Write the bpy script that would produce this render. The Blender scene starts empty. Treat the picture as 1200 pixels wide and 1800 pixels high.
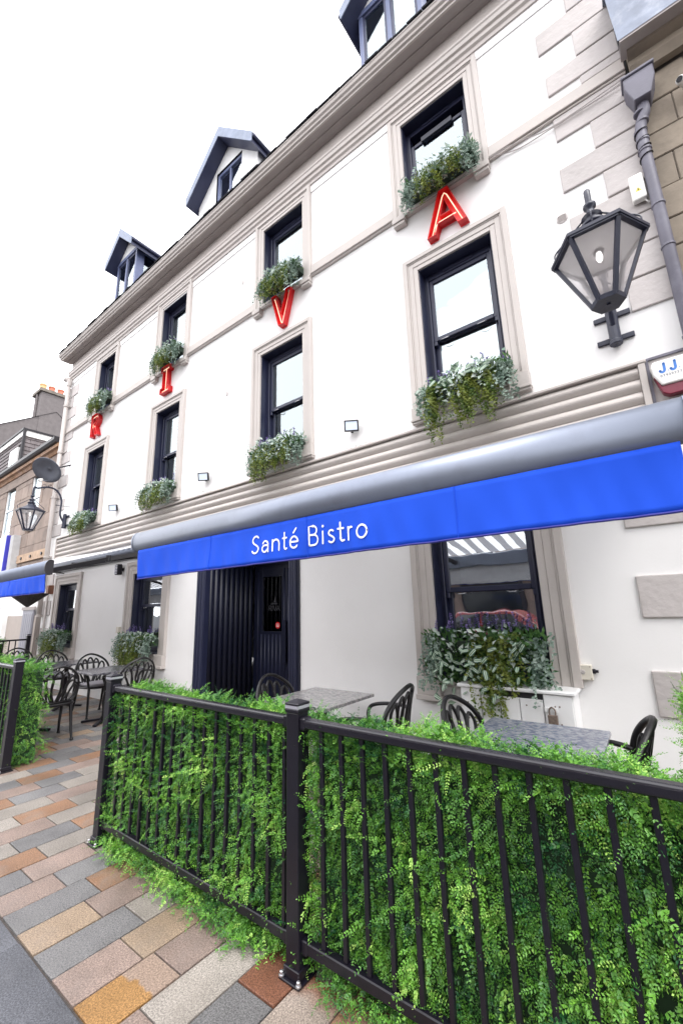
import bpy, math, random
import numpy as np
from mathutils import Vector, Matrix

random.seed(7)
rng = np.random.default_rng(11)
R = math.radians
SC = bpy.context.scene
COL = SC.collection

# ------------------------------------------------------------------ camera
def cam_axes(yaw, pitch, roll):
    cy, sy, cp, sp = math.cos(yaw), math.sin(yaw), math.cos(pitch), math.sin(pitch)
    fwd = np.array([sy * cp, cy * cp, sp]); right = np.array([cy, -sy, 0.0]); down = -np.cross(right, fwd)
    c, s = math.cos(roll), math.sin(roll)
    return c * right + s * down, -s * right + c * down, fwd

r_, d_, f_ = cam_axes(R(-36.966), R(13.022), R(1.611))
cam = bpy.data.cameras.new('camera')
cam.lens = 734.9 / 1800 * 36.0
cam.sensor_width = 36.0
cam.sensor_fit = 'AUTO'
cam.clip_start = 0.05
cam.clip_end = 2000
cam_o = bpy.data.objects.new('camera', cam)
cam_o.matrix_world = Matrix(((r_[0], -d_[0], -f_[0], 0), (r_[1], -d_[1], -f_[1], 0), (r_[2], -d_[2], -f_[2], 1.5), (0, 0, 0, 1)))
COL.objects.link(cam_o)
SC.camera = cam_o

# ------------------------------------------------------------------ world: bright overcast deck over a Nishita sky
world = bpy.data.worlds.new('World')
SC.world = world
world.use_nodes = True
nt = world.node_tree
nt.nodes.clear()
SUN_EL, SUN_AZ = R(58), R(122)
sky = nt.nodes.new('ShaderNodeTexSky'); sky.sky_type = 'NISHITA'; sky.sun_disc = False
sky.sun_elevation = SUN_EL; sky.sun_rotation = SUN_AZ
mixn = nt.nodes.new('ShaderNodeMix'); mixn.data_type = 'RGBA'
mixn.inputs['Factor'].default_value = 0.9
mixn.inputs['B'].default_value = (19.9, 19.8, 20.2, 1)
bg = nt.nodes.new('ShaderNodeBackground'); bg.inputs['Strength'].default_value = 0.1
wo = nt.nodes.new('ShaderNodeOutputWorld')
nt.links.new(sky.outputs['Color'], mixn.inputs['A'])
nt.links.new(mixn.outputs['Result'], bg.inputs['Color'])
nt.links.new(bg.outputs['Background'], wo.inputs['Surface'])

sun = bpy.data.lights.new('sun', 'SUN')
sun.energy = 1.1; sun.angle = R(24); sun.color = (1.0, 0.97, 0.93)
sun_o = bpy.data.objects.new('sun', sun)
sun_o.rotation_euler = Vector((math.sin(SUN_AZ) * math.cos(SUN_EL), math.cos(SUN_AZ) * math.cos(SUN_EL), math.sin(SUN_EL))).to_track_quat('Z', 'Y').to_euler()
sun_o.location = (0, -10, 20)
COL.objects.link(sun_o)

SC.view_settings.view_transform = 'Standard'
SC.view_settings.look = 'None'
SC.view_settings.exposure = 0.93
SC.view_settings.gamma = 1.0
SC.render.engine = 'CYCLES'

# ------------------------------------------------------------------ materials
MATS = {}
def nodes_of(name):
    m = bpy.data.materials.new(name); m.use_nodes = True
    t = m.node_tree
    return m, t, t.nodes['Principled BSDF'], t.nodes['Material Output']

def mat(name, color, rough=0.6, metal=0.0, var=0.12, scale=6.0, bump=0.0, bscale=60.0, spec=0.5, emis=None, objvar=0.0, coat=0.0, stain=None, stain_amt=0.0, stain_scale=2.0, fleck=None, fleck_amt=0.0, fleck_scale=300.0, dirt=0.0, split=None):
    if name in MATS: return MATS[name]
    m, t, p, out = nodes_of(name)
    L = t.links
    tc = t.nodes.new('ShaderNodeTexCoord')
    n = t.nodes.new('ShaderNodeTexNoise'); n.inputs['Scale'].default_value = scale; n.inputs['Detail'].default_value = 6
    L.new(tc.outputs['Object'], n.inputs['Vector'])
    mr = t.nodes.new('ShaderNodeMapRange'); mr.inputs['From Min'].default_value = 0.25; mr.inputs['From Max'].default_value = 0.75
    mr.inputs['To Min'].default_value = 1 - var; mr.inputs['To Max'].default_value = 1 + var
    L.new(n.outputs['Fac'], mr.inputs['Value'])
    mx = t.nodes.new('ShaderNodeMix'); mx.data_type = 'RGBA'; mx.blend_type = 'MULTIPLY'; mx.inputs['Factor'].default_value = 1
    mx.inputs['A'].default_value = (*color, 1)
    L.new(mr.outputs['Result'], mx.inputs['B'])
    cur = mx.outputs['Result']
    if fleck:
        fn = t.nodes.new('ShaderNodeTexNoise'); fn.inputs['Scale'].default_value = fleck_scale; fn.inputs['Detail'].default_value = 2
        L.new(tc.outputs['Object'], fn.inputs['Vector'])
        fr = t.nodes.new('ShaderNodeMapRange'); fr.inputs['From Min'].default_value = 0.52; fr.inputs['From Max'].default_value = 0.62
        fr.inputs['To Max'].default_value = fleck_amt
        L.new(fn.outputs['Fac'], fr.inputs['Value'])
        fx = t.nodes.new('ShaderNodeMix'); fx.data_type = 'RGBA'; fx.inputs['B'].default_value = (*fleck, 1)
        L.new(fr.outputs['Result'], fx.inputs['Factor']); L.new(cur, fx.inputs['A'])
        cur = fx.outputs['Result']
    if stain:
        sn = t.nodes.new('ShaderNodeTexNoise'); sn.inputs['Scale'].default_value = stain_scale; sn.inputs['Detail'].default_value = 8; sn.inputs['Roughness'].default_value = 0.65
        L.new(tc.outputs['Object'], sn.inputs['Vector'])
        sr = t.nodes.new('ShaderNodeMapRange'); sr.inputs['From Min'].default_value = 0.5; sr.inputs['From Max'].default_value = 0.72
        sr.inputs['To Max'].default_value = stain_amt
        L.new(sn.outputs['Fac'], sr.inputs['Value'])
        sx = t.nodes.new('ShaderNodeMix'); sx.data_type = 'RGBA'; sx.inputs['B'].default_value = (*stain, 1)
        L.new(sr.outputs['Result'], sx.inputs['Factor']); L.new(cur, sx.inputs['A'])
        cur = sx.outputs['Result']
    if dirt:
        ge = t.nodes.new('ShaderNodeNewGeometry')
        dn = t.nodes.new('ShaderNodeTexNoise'); dn.inputs['Scale'].default_value = 2.3; dn.inputs['Detail'].default_value = 9; dn.inputs['Roughness'].default_value = 0.7
        L.new(ge.outputs['Position'], dn.inputs['Vector'])
        dr = t.nodes.new('ShaderNodeMapRange'); dr.inputs['From Min'].default_value = 0.36; dr.inputs['From Max'].default_value = 0.62; dr.inputs['To Min'].default_value = 1 - dirt; dr.inputs['To Max'].default_value = 1.06
        L.new(dn.outputs['Fac'], dr.inputs['Value'])
        dx = t.nodes.new('ShaderNodeMix'); dx.data_type = 'RGBA'; dx.blend_type = 'MULTIPLY'; dx.inputs['Factor'].default_value = 1
        L.new(cur, dx.inputs['A']); L.new(dr.outputs['Result'], dx.inputs['B'])
        cur = dx.outputs['Result']
        pw = t.nodes.new('ShaderNodeMapRange'); pw.inputs['From Min'].default_value = 0.4; pw.inputs['From Max'].default_value = 0.6; pw.inputs['To Min'].default_value = rough - 0.18; pw.inputs['To Max'].default_value = rough + .05
        L.new(dn.outputs['Fac'], pw.inputs['Value']); L.new(pw.outputs['Result'], p.inputs['Roughness'])
    if split:
        so = t.nodes.new('ShaderNodeSeparateXYZ'); L.new(tc.outputs['Object'], so.inputs['Vector'])
        wn = t.nodes.new('ShaderNodeTexNoise'); wn.inputs['Scale'].default_value = 9; wn.inputs['Detail'].default_value = 5; L.new(tc.outputs['Object'], wn.inputs['Vector'])
        ma = t.nodes.new('ShaderNodeMath'); ma.operation = 'MULTIPLY_ADD'; ma.inputs[1].default_value = 0.16; L.new(wn.outputs['Fac'], ma.inputs[0]); L.new(so.outputs['Y'], ma.inputs[2])
        mr2 = t.nodes.new('ShaderNodeMapRange'); mr2.inputs['From Min'].default_value = split[1]; mr2.inputs['From Max'].default_value = split[1] + split[2]; L.new(ma.outputs['Value'], mr2.inputs['Value'])
        sx2 = t.nodes.new('ShaderNodeMix'); sx2.data_type = 'RGBA'; sx2.inputs['B'].default_value = (*split[0], 1); L.new(mr2.outputs['Result'], sx2.inputs['Factor'])
        sm2 = t.nodes.new('ShaderNodeMix'); sm2.data_type = 'RGBA'; sm2.blend_type = 'MULTIPLY'; sm2.inputs['Factor'].default_value = 1; sm2.inputs['A'].default_value = (*split[0], 1); L.new(mr.outputs['Result'], sm2.inputs['B'])
        L.new(sm2.outputs['Result'], sx2.inputs['B']); L.new(cur, sx2.inputs['A']); cur = sx2.outputs['Result']
    if objvar:
        oi = t.nodes.new('ShaderNodeObjectInfo')
        om = t.nodes.new('ShaderNodeMapRange'); om.inputs['To Min'].default_value = 1 - objvar; om.inputs['To Max'].default_value = 1 + objvar
        L.new(oi.outputs['Random'], om.inputs['Value'])
        ox = t.nodes.new('ShaderNodeMix'); ox.data_type = 'RGBA'; ox.blend_type = 'MULTIPLY'; ox.inputs['Factor'].default_value = 1
        L.new(cur, ox.inputs['A']); L.new(om.outputs['Result'], ox.inputs['B'])
        cur = ox.outputs['Result']
    L.new(cur, p.inputs['Base Color'])
    p.inputs['Roughness'].default_value = rough
    p.inputs['Metallic'].default_value = metal
    p.inputs['Specular IOR Level'].default_value = spec
    p.inputs['Coat Weight'].default_value = coat
    if bump:
        bn = t.nodes.new('ShaderNodeTexNoise'); bn.inputs['Scale'].default_value = bscale; bn.inputs['Detail'].default_value = 5
        L.new(tc.outputs['Object'], bn.inputs['Vector'])
        b = t.nodes.new('ShaderNodeBump'); b.inputs['Strength'].default_value = bump; b.inputs['Distance'].default_value = 0.01
        L.new(bn.outputs['Fac'], b.inputs['Height']); L.new(b.outputs['Normal'], p.inputs['Normal'])
    if emis:
        p.inputs['Emission Color'].default_value = (*emis[0], 1); p.inputs['Emission Strength'].default_value = emis[1]
    MATS[name] = m
    return m

def leafmat(name, c0, c1, trans=0.35, rough=0.45, hue2=None):
    """leaf colours mixed by the per-leaf 'tint' attribute"""
    m, t, p, out = nodes_of(name)
    L = t.links
    at = t.nodes.new('ShaderNodeAttribute'); at.attribute_name = 'tint'
    cr = t.nodes.new('ShaderNodeValToRGB')
    cr.color_ramp.elements[0].color = (*c0, 1); cr.color_ramp.elements[1].color = (*c1, 1)
    if hue2:
        e = cr.color_ramp.elements.new(0.82); e.color = (*c1, 1)
        cr.color_ramp.elements[-1].color = (*hue2, 1)
    L.new(at.outputs['Fac'], cr.inputs['Fac'])
    L.new(cr.outputs['Color'], p.inputs['Base Color'])
    p.inputs['Roughness'].default_value = rough
    p.inputs['Specular IOR Level'].default_value = 0.35
    tr = t.nodes.new('ShaderNodeBsdfTranslucent'); L.new(cr.outputs['Color'], tr.inputs['Color'])
    ms = t.nodes.new('ShaderNodeMixShader'); ms.inputs['Fac'].default_value = trans
    L.new(p.outputs['BSDF'], ms.inputs[1]); L.new(tr.outputs['BSDF'], ms.inputs[2]); L.new(ms.outputs['Shader'], out.inputs['Surface'])
    MATS[name] = m
    return m

def glassmat(name, refl, tint=(1, 1, 1), rough=0.0, wave=0.0):
    m, t, p, out = nodes_of(name)
    L = t.links
    t.nodes.remove(p)
    g = t.nodes.new('ShaderNodeBsdfGlossy'); g.inputs['Roughness'].default_value = rough; g.inputs['Color'].default_value = (*tint, 1)
    tr = t.nodes.new('ShaderNodeBsdfTransparent')
    ms = t.nodes.new('ShaderNodeMixShader')
    lw = t.nodes.new('ShaderNodeFresnel'); lw.inputs['IOR'].default_value = 1.5
    mp = t.nodes.new('ShaderNodeMapRange'); mp.inputs['To Min'].default_value = refl; mp.inputs['To Max'].default_value = 1.0
    L.new(lw.outputs['Fac'], mp.inputs['Value']); L.new(mp.outputs['Result'], ms.inputs['Fac'])
    L.new(tr.outputs['BSDF'], ms.inputs[1]); L.new(g.outputs['BSDF'], ms.inputs[2]); L.new(ms.outputs['Shader'], out.inputs['Surface'])
    if wave:
        tc = t.nodes.new('ShaderNodeTexCoord')
        bn = t.nodes.new('ShaderNodeTexNoise'); bn.inputs['Scale'].default_value = 3.0
        L.new(tc.outputs['Object'], bn.inputs['Vector'])
        b = t.nodes.new('ShaderNodeBump'); b.inputs['Strength'].default_value = wave; b.inputs['Distance'].default_value = 0.01
        L.new(bn.outputs['Fac'], b.inputs['Height']); L.new(b.outputs['Normal'], g.inputs['Normal'])
    MATS[name] = m
    return m

WHITE = mat('white_render', (0.80, 0.79, 0.785), 0.75, var=0.025, scale=1.3, bump=0.05, bscale=70, stain=(0.70, 0.69, 0.68), stain_amt=0.3, stain_scale=1.1)
TRIM = mat('taupe_paint', (0.485, 0.445, 0.42), 0.6, var=0.06, scale=3, bump=0.18, bscale=40, stain=(0.40, 0.36, 0.33), stain_amt=0.45, stain_scale=3)
QUOIN = mat('quoin_paint', (0.47, 0.435, 0.425), 0.65, var=0.07, scale=4, bump=0.6, bscale=18, objvar=0.06, stain=(0.38, 0.35, 0.335), stain_amt=0.5, stain_scale=5)
SOFFIT = mat('soffit_paint', (0.36, 0.325, 0.315), 0.7, var=0.08, scale=3, bump=0.1, stain=(0.3, 0.26, 0.24), stain_amt=0.5, stain_scale=4)
NAVY = mat('navy_paint', (0.017, 0.020, 0.048), 0.38, var=0.1, scale=5, bump=0.05)
DOORNAVY = mat('door_navy_paint', (0.006, 0.008, 0.024), 0.45, var=0.12, scale=5)
BARGE = mat('barge_navy', (0.032, 0.038, 0.085), 0.5, var=0.1)
LEAD = mat('lead_sheet', (0.19, 0.225, 0.31), 0.6, metal=0.0, var=0.2, scale=8, stain=(0.26, 0.29, 0.36), stain_amt=0.5, stain_scale=5, bump=0.2, bscale=10)
LEADG = mat('streaked_lead', (0.19, 0.22, 0.29), 0.55, var=0.25, scale=8, stain=(0.42, 0.45, 0.52), stain_amt=0.6, stain_scale=5, bump=0.2, bscale=10)
SLATE = mat('roof_slate', (0.035, 0.036, 0.045), 0.6, var=0.4, scale=12, bump=0.3, bscale=30)
BLACK = mat('black_powder_coat', (0.007, 0.006, 0.011), 0.36, var=0.2, scale=20, bump=0.08, bscale=250, spec=0.38)
WETBLACK = mat('wet_black_rail', (0.007, 0.006, 0.011), 0.26, var=0.2, scale=20, bump=0.12, bscale=320, spec=0.6)
CAST = mat('cast_aluminium_black', (0.007, 0.0065, 0.008), 0.4, var=0.2, scale=20, bump=0.15, bscale=120)
STEEL = mat('galvanised_bolt', (0.55, 0.55, 0.58), 0.35, metal=0.9)
SILVER = mat('silver_band', (0.5, 0.5, 0.56), 0.4, metal=0.6)
BLUE = mat('blue_canvas', (0.012, 0.078, 0.62), 0.75, var=0.05, scale=3, bump=0.1, bscale=400, spec=0.2)
HEM = mat('purple_hem', (0.03, 0.03, 0.22), 0.8)
LETTER = mat('white_lettering', (0.85, 0.86, 0.88), 0.6, var=0.0)
CASSETTE = mat('grey_awning_bar', (0.20, 0.225, 0.285), 0.38, metal=0.45, var=0.05, scale=4, stain=(0.12, 0.12, 0.14), stain_amt=0.25, stain_scale=9)
DARKARM = mat('dark_awning_arm', (0.018, 0.016, 0.02), 0.45)
RED = mat('red_channel_letter', (0.62, 0.012, 0.016), 0.4, var=0.15, scale=10)
REDIN = mat('red_letter_face', (0.78, 0.016, 0.016), 0.35, var=0.1, scale=8)
NEON = mat('lit_neon_tube', (0.9, 0.6, 0.5), 0.3, emis=((1.0, 0.60, 0.40), 0.75), var=0.0)
LAMPBLUE = mat('lamp_blue_black', (0.013, 0.016, 0.036), 0.4, var=0.15, scale=12, bump=0.15, bscale=40)
PIPE = mat('grey_cast_pipe', (0.125, 0.12, 0.155), 0.5, var=0.18, scale=5, bump=0.1, stain=(0.2, 0.2, 0.24), stain_amt=0.5, stain_scale=6)
CREAMPIPE = mat('cream_downpipe', (0.47, 0.43, 0.41), 0.5, var=0.06)
SAND = mat('sandstone', (0.28, 0.235, 0.185), 0.85, var=0.22, scale=4, bump=0.35, bscale=25, objvar=0.16, stain=(0.12, 0.10, 0.085), stain_amt=0.6, stain_scale=2.5)
SANDL = mat('sandstone_left', (0.30, 0.235, 0.20), 0.85, var=0.18, scale=3, bump=0.3, bscale=25, objvar=0.12, stain=(0.15, 0.125, 0.115), stain_amt=0.8, stain_scale=1.8)
MORTAR = mat('lime_mortar', (0.25, 0.215, 0.18), 0.9, var=0.2, scale=20)
ROUGHCAST = mat('grey_roughcast', (0.15, 0.135, 0.135), 0.95, var=0.15, scale=6, bump=0.6, bscale=30)
POTS = mat('terracotta', (0.48, 0.16, 0.10), 0.8, var=0.2, scale=6)
POTB = mat('buff_clay', (0.62, 0.36, 0.17), 0.8)
WPAINT = mat('white_gloss', (0.78, 0.78, 0.78), 0.4, var=0.04, scale=8, stain=(0.6, 0.58, 0.55), stain_amt=0.2, stain_scale=5)
PLASTIC = mat('white_plastic', (0.78, 0.77, 0.74), 0.4, var=0.02)
IVORY = mat('ivory_plastic', (0.62, 0.58, 0.50), 0.45, var=0.04)
ALARMRED = mat('alarm_red', (0.17, 0.008, 0.03), 0.3)
JJBLUE = mat('lettering_blue', (0.05, 0.2, 0.6), 0.5, var=0)
JJGREY = mat('lettering_grey', (0.12, 0.14, 0.2), 0.5, var=0)
YELLOW = mat('warning_yellow', (0.75, 0.6, 0.05), 0.5, var=0)
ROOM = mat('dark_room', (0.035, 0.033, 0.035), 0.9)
CURTAIN = mat('pale_blind', (0.5, 0.5, 0.52), 0.9)
CUSHION = mat('grey_cushion', (0.36, 0.34, 0.37), 0.9, var=0.1, scale=20, bump=0.2, bscale=300)
BROWNBOX = mat('brown_wood', (0.20, 0.085, 0.05), 0.6, var=0.3, scale=12)
WOOD = mat('bare_timber', (0.47, 0.33, 0.23), 0.75, var=0.2, scale=8)
DISH = mat('dish_grey', (0.13, 0.14, 0.17), 0.5)
GREYDOOR = mat('grey_door', (0.24, 0.24, 0.28), 0.5, var=0.06)
BEIGE = mat('beige_paint', (0.40, 0.35, 0.32), 0.7, var=0.05)
SIGNBLUE = mat('pale_sign', (0.50, 0.60, 0.85), 0.4, var=0.05, scale=2)
SIGNEDGE = mat('sign_edge_blue', (0.05, 0.05, 0.45), 0.5)
SHOP = mat('shop_window_display', (0.25, 0.5, 0.42), 0.3, var=0.6, scale=7)
JOINT = mat('paving_joint', (0.055, 0.046, 0.042), 0.95, var=0.3, scale=30)
ROADM = mat('asphalt', (0.05, 0.05, 0.052), 0.85, var=0.2, scale=40, bump=0.3, bscale=200)
RUSTP = mat('rusty_padlock', (0.22, 0.17, 0.14), 0.5, metal=0.5, var=0.4, scale=60)
LAVST = mat('lavender_bloom', (0.20, 0.13, 0.42), 0.8, var=0.3, scale=60)
BRICKRED = mat('reflected_shopfront', (0.10, 0.07, 0.06), 0.8, var=0.4, scale=2)
CARRED = mat('car_red', (0.16, 0.006, 0.01), 0.25, coat=0.6, var=0.02)
TYRE = mat('tyre_rubber', (0.012, 0.012, 0.012), 0.8)
DGLASS = mat('dark_glass', (0.01, 0.012, 0.015), 0.08)
def granite(name, c, dark, lite=None, amt=0.5, **k):
    c = tuple(q * w for q, w in zip(c, (.93, .89, .86))); dark = tuple(q * .6 for q in dark)
    if 'stain' in k: k['stain'] = tuple(q * .84 for q in k['stain'])
    return mat(name, c, 0.6, var=0.58, scale=130, objvar=0.14, bump=0.10, bscale=240, fleck=dark, fleck_amt=min(1, amt * 1.5), fleck_scale=210, spec=0.3, dirt=0.27, **k)
SLABS = {
 'g': granite('granite_grey', (0.180, 0.182, 0.190), (0.07, 0.072, 0.08), stain=(0.235, 0.23, 0.225), stain_amt=0.4, stain_scale=3),
 'w': granite('granite_pale', (0.285, 0.268, 0.248), (0.15, 0.135, 0.12), amt=0.4, stain=(0.25, 0.22, 0.19), stain_amt=0.5, stain_scale=3),
 'p': granite('granite_pink', (0.275, 0.215, 0.19), (0.13, 0.095, 0.085), amt=0.45, stain=(0.22, 0.185, 0.17), stain_amt=0.5, stain_scale=3),
 't': granite('granite_tan', (0.29, 0.225, 0.165), (0.16, 0.115, 0.08), amt=0.45, stain=(0.24, 0.20, 0.17), stain_amt=0.5, stain_scale=3),
 'o': granite('granite_orange', (0.27, 0.16, 0.10), (0.15, 0.08, 0.05), stain=(0.24, 0.195, 0.165), stain_amt=0.85, stain_scale=4),
 'y': granite('granite_ochre', (0.33, 0.19, 0.075), (0.18, 0.095, 0.035), split=((0.225, 0.165, 0.13), 0.105, 0.015)),
 'r': granite('granite_rust', (0.20, 0.09, 0.055), (0.09, 0.042, 0.03), stain=(0.14, 0.07, 0.05), stain_amt=0.5, stain_scale=7),
 's': granite('granite_rust_stained', (0.29, 0.25, 0.22), (0.17, 0.14, 0.12), split=((0.17, 0.07, 0.035), 0.16, 0.10)),
 'k': granite('granite_kerb', (0.115, 0.123, 0.145), (0.06, 0.065, 0.08), stain=(0.24, 0.24, 0.26), stain_amt=0.25, stain_scale=8)}
# polished granite-effect table tops
def tabletop(name, c0, c1, scale):
    m, t, p, out = nodes_of(name); L = t.links
    tc = t.nodes.new('ShaderNodeTexCoord')
    mp = t.nodes.new('ShaderNodeMapping'); mp.inputs['Scale'].default_value = (1, 2.2, 1)
    n = t.nodes.new('ShaderNodeTexNoise'); n.inputs['Scale'].default_value = scale; n.inputs['Detail'].default_value = 7; n.inputs['Roughness'].default_value = 0.65
    L.new(tc.outputs['Object'], mp.inputs['Vector']); L.new(mp.outputs['Vector'], n.inputs['Vector'])
    cr = t.nodes.new('ShaderNodeValToRGB'); cr.color_ramp.elements[0].position = 0.42; cr.color_ramp.elements[1].position = 0.58
    cr.color_ramp.elements[0].color = (*c0, 1); cr.color_ramp.elements[1].color = (*c1, 1)
    L.new(n.outputs['Fac'], cr.inputs['Fac']); L.new(cr.outputs['Color'], p.inputs['Base Color'])
    p.inputs['Roughness'].default_value = 0.22
    return m
TOP1 = tabletop('table_top_pale', (0.20, 0.195, 0.205), (0.40, 0.385, 0.37), 26)
TOP2 = tabletop('table_top_blue', (0.10, 0.12, 0.18), (0.30, 0.31, 0.34), 30)
TOP3 = tabletop('table_top_dark', (0.06, 0.06, 0.075), (0.17, 0.165, 0.18), 16)
GLASS_UP = glassmat('sash_glass', 0.27, (0.86, 0.96, 1.0), wave=0.06)
GLASS_LOW = glassmat('shaded_sash_glass', 0.42, (0.9, 0.95, 1.0), wave=0.15)
GLASS_DOOR = glassmat('door_glass', 0.05)
LANTERN = glassmat('lantern_glass', 0.10, (1, 1, 1), rough=0.1)
def frosted():
    m, t, p, out = nodes_of('lantern_pane'); L = t.links
    t.nodes.remove(p)
    d = t.nodes.new('ShaderNodeBsdfTranslucent'); d.inputs['Color'].default_value = (0.95, 0.93, 0.94, 1)
    tr = t.nodes.new('ShaderNodeBsdfTransparent'); tr.inputs['Color'].default_value = (0.95, 0.94, 0.95, 1)
    g = t.nodes.new('ShaderNodeBsdfGlossy'); g.inputs['Roughness'].default_value = 0.08
    a = t.nodes.new('ShaderNodeMixShader'); a.inputs['Fac'].default_value = 0.70
    b = t.nodes.new('ShaderNodeMixShader'); b.inputs['Fac'].default_value = 0.07
    L.new(d.outputs['BSDF'], a.inputs[1]); L.new(tr.outputs['BSDF'], a.inputs[2])
    L.new(a.outputs['Shader'], b.inputs[1]); L.new(g.outputs['BSDF'], b.inputs[2]); L.new(b.outputs['Shader'], out.inputs['Surface'])
    return m
LPANE = frosted()
BULB = mat('lit_lamp_bulb', (0.9, 0.88, 0.85), 0.4, emis=((1.0, 0.95, 0.90), 1.4), var=0.0)
# striped awning canvas, stripes run from wall to street
def stripes():
    m, t, p, out = nodes_of('striped_canvas'); L = t.links
    tc = t.nodes.new('ShaderNodeTexCoord'); sx = t.nodes.new('ShaderNodeSeparateXYZ')
    L.new(tc.outputs['Object'], sx.inputs['Vector'])
    mu = t.nodes.new('ShaderNodeMath'); mu.operation = 'MULTIPLY'; mu.inputs[1].default_value = 1 / 0.20
    fr = t.nodes.new('ShaderNodeMath'); fr.operation = 'FRACT'
    gt = t.nodes.new('ShaderNodeMath'); gt.operation = 'GREATER_THAN'; gt.inputs[1].default_value = 0.5
    L.new(sx.outputs['X'], mu.inputs[0]); L.new(mu.outputs['Value'], fr.inputs[0]); L.new(fr.outputs['Value'], gt.inputs[0])
    mx = t.nodes.new('ShaderNodeMix'); mx.data_type = 'RGBA'
    mx.inputs['A'].default_value = (0.90, 0.90, 0.91, 1); mx.inputs['B'].default_value = (0.26, 0.255, 0.27, 1)
    L.new(gt.outputs['Value'], mx.inputs['Factor']); L.new(mx.outputs['Result'], p.inputs['Base Color'])
    p.inputs['Roughness'].default_value = 0.9
    tr = t.nodes.new('ShaderNodeBsdfTranslucent'); L.new(mx.outputs['Result'], tr.inputs['Color'])
    ms = t.nodes.new('ShaderNodeMixShader'); ms.inputs['Fac'].default_value = 0.75
    L.new(p.outputs['BSDF'], ms.inputs[1]); L.new(tr.outputs['BSDF'], ms.inputs[2]); L.new(ms.outputs['Shader'], out.inputs['Surface'])
    return m
CANVAS = stripes()
LINING = mat('pale_lining', (0.50, 0.50, 0.52), 0.9)

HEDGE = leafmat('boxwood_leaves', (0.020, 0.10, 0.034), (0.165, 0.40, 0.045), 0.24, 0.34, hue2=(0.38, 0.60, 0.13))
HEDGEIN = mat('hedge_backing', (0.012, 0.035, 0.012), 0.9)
TRAIL = leafmat('trailing_leaves', (0.06, 0.12, 0.02), (0.22, 0.26, 0.05), 0.3, 0.5)
SILVERL = leafmat('silver_leaves', (0.09, 0.155, 0.115), (0.36, 0.45, 0.385), 0.25, 0.6)
GREENL = leafmat('plain_green_leaves', (0.03, 0.09, 0.03), (0.09, 0.20, 0.05), 0.25, 0.45)
VARIM = leafmat('variegated_small', (0.12, 0.21, 0.16), (0.62, 0.69, 0.63), 0.2, 0.5)
LAVM = leafmat('lavender_florets', (0.15, 0.10, 0.34), (0.36, 0.29, 0.58), 0.2, 0.8)
def zebra():
    m, t, p, out = nodes_of('variegated_leaf'); L = t.links
    tc = t.nodes.new('ShaderNodeTexCoord'); sx = t.nodes.new('ShaderNodeSeparateXYZ')
    L.new(tc.outputs['Object'], sx.inputs['Vector'])
    ab = t.nodes.new('ShaderNodeMath'); ab.operation = 'ABSOLUTE'; L.new(sx.outputs['Y'], ab.inputs[0])
    cr = t.nodes.new('ShaderNodeValToRGB'); cr.color_ramp.interpolation = 'LINEAR'
    e = cr.color_ramp.elements
    e[0].position = 0.0; e[0].color = (0.05, 0.12, 0.06, 1)
    e[1].position = 0.025; e[1].color = (0.04, 0.10, 0.055, 1)
    for q, c in ((0.045, (0.42, 0.52, 0.40, 1)), (0.11, (0.44, 0.54, 0.42, 1)), (0.14, (0.03, 0.085, 0.05, 1))):
        n = e.new(q); n.color = c
    L.new(ab.outputs['Value'], cr.inputs['Fac']); L.new(cr.outputs['Color'], p.inputs['Base Color'])
    p.inputs['Roughness'].default_value = 0.4
    return m
ZEBRA = zebra()

# ------------------------------------------------------------------ mesh helpers
def V(*a): return np.array(a, float)
def link(o, parent=None):
    COL.objects.link(o)
    if parent is not None: o.parent = parent
    return o

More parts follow.
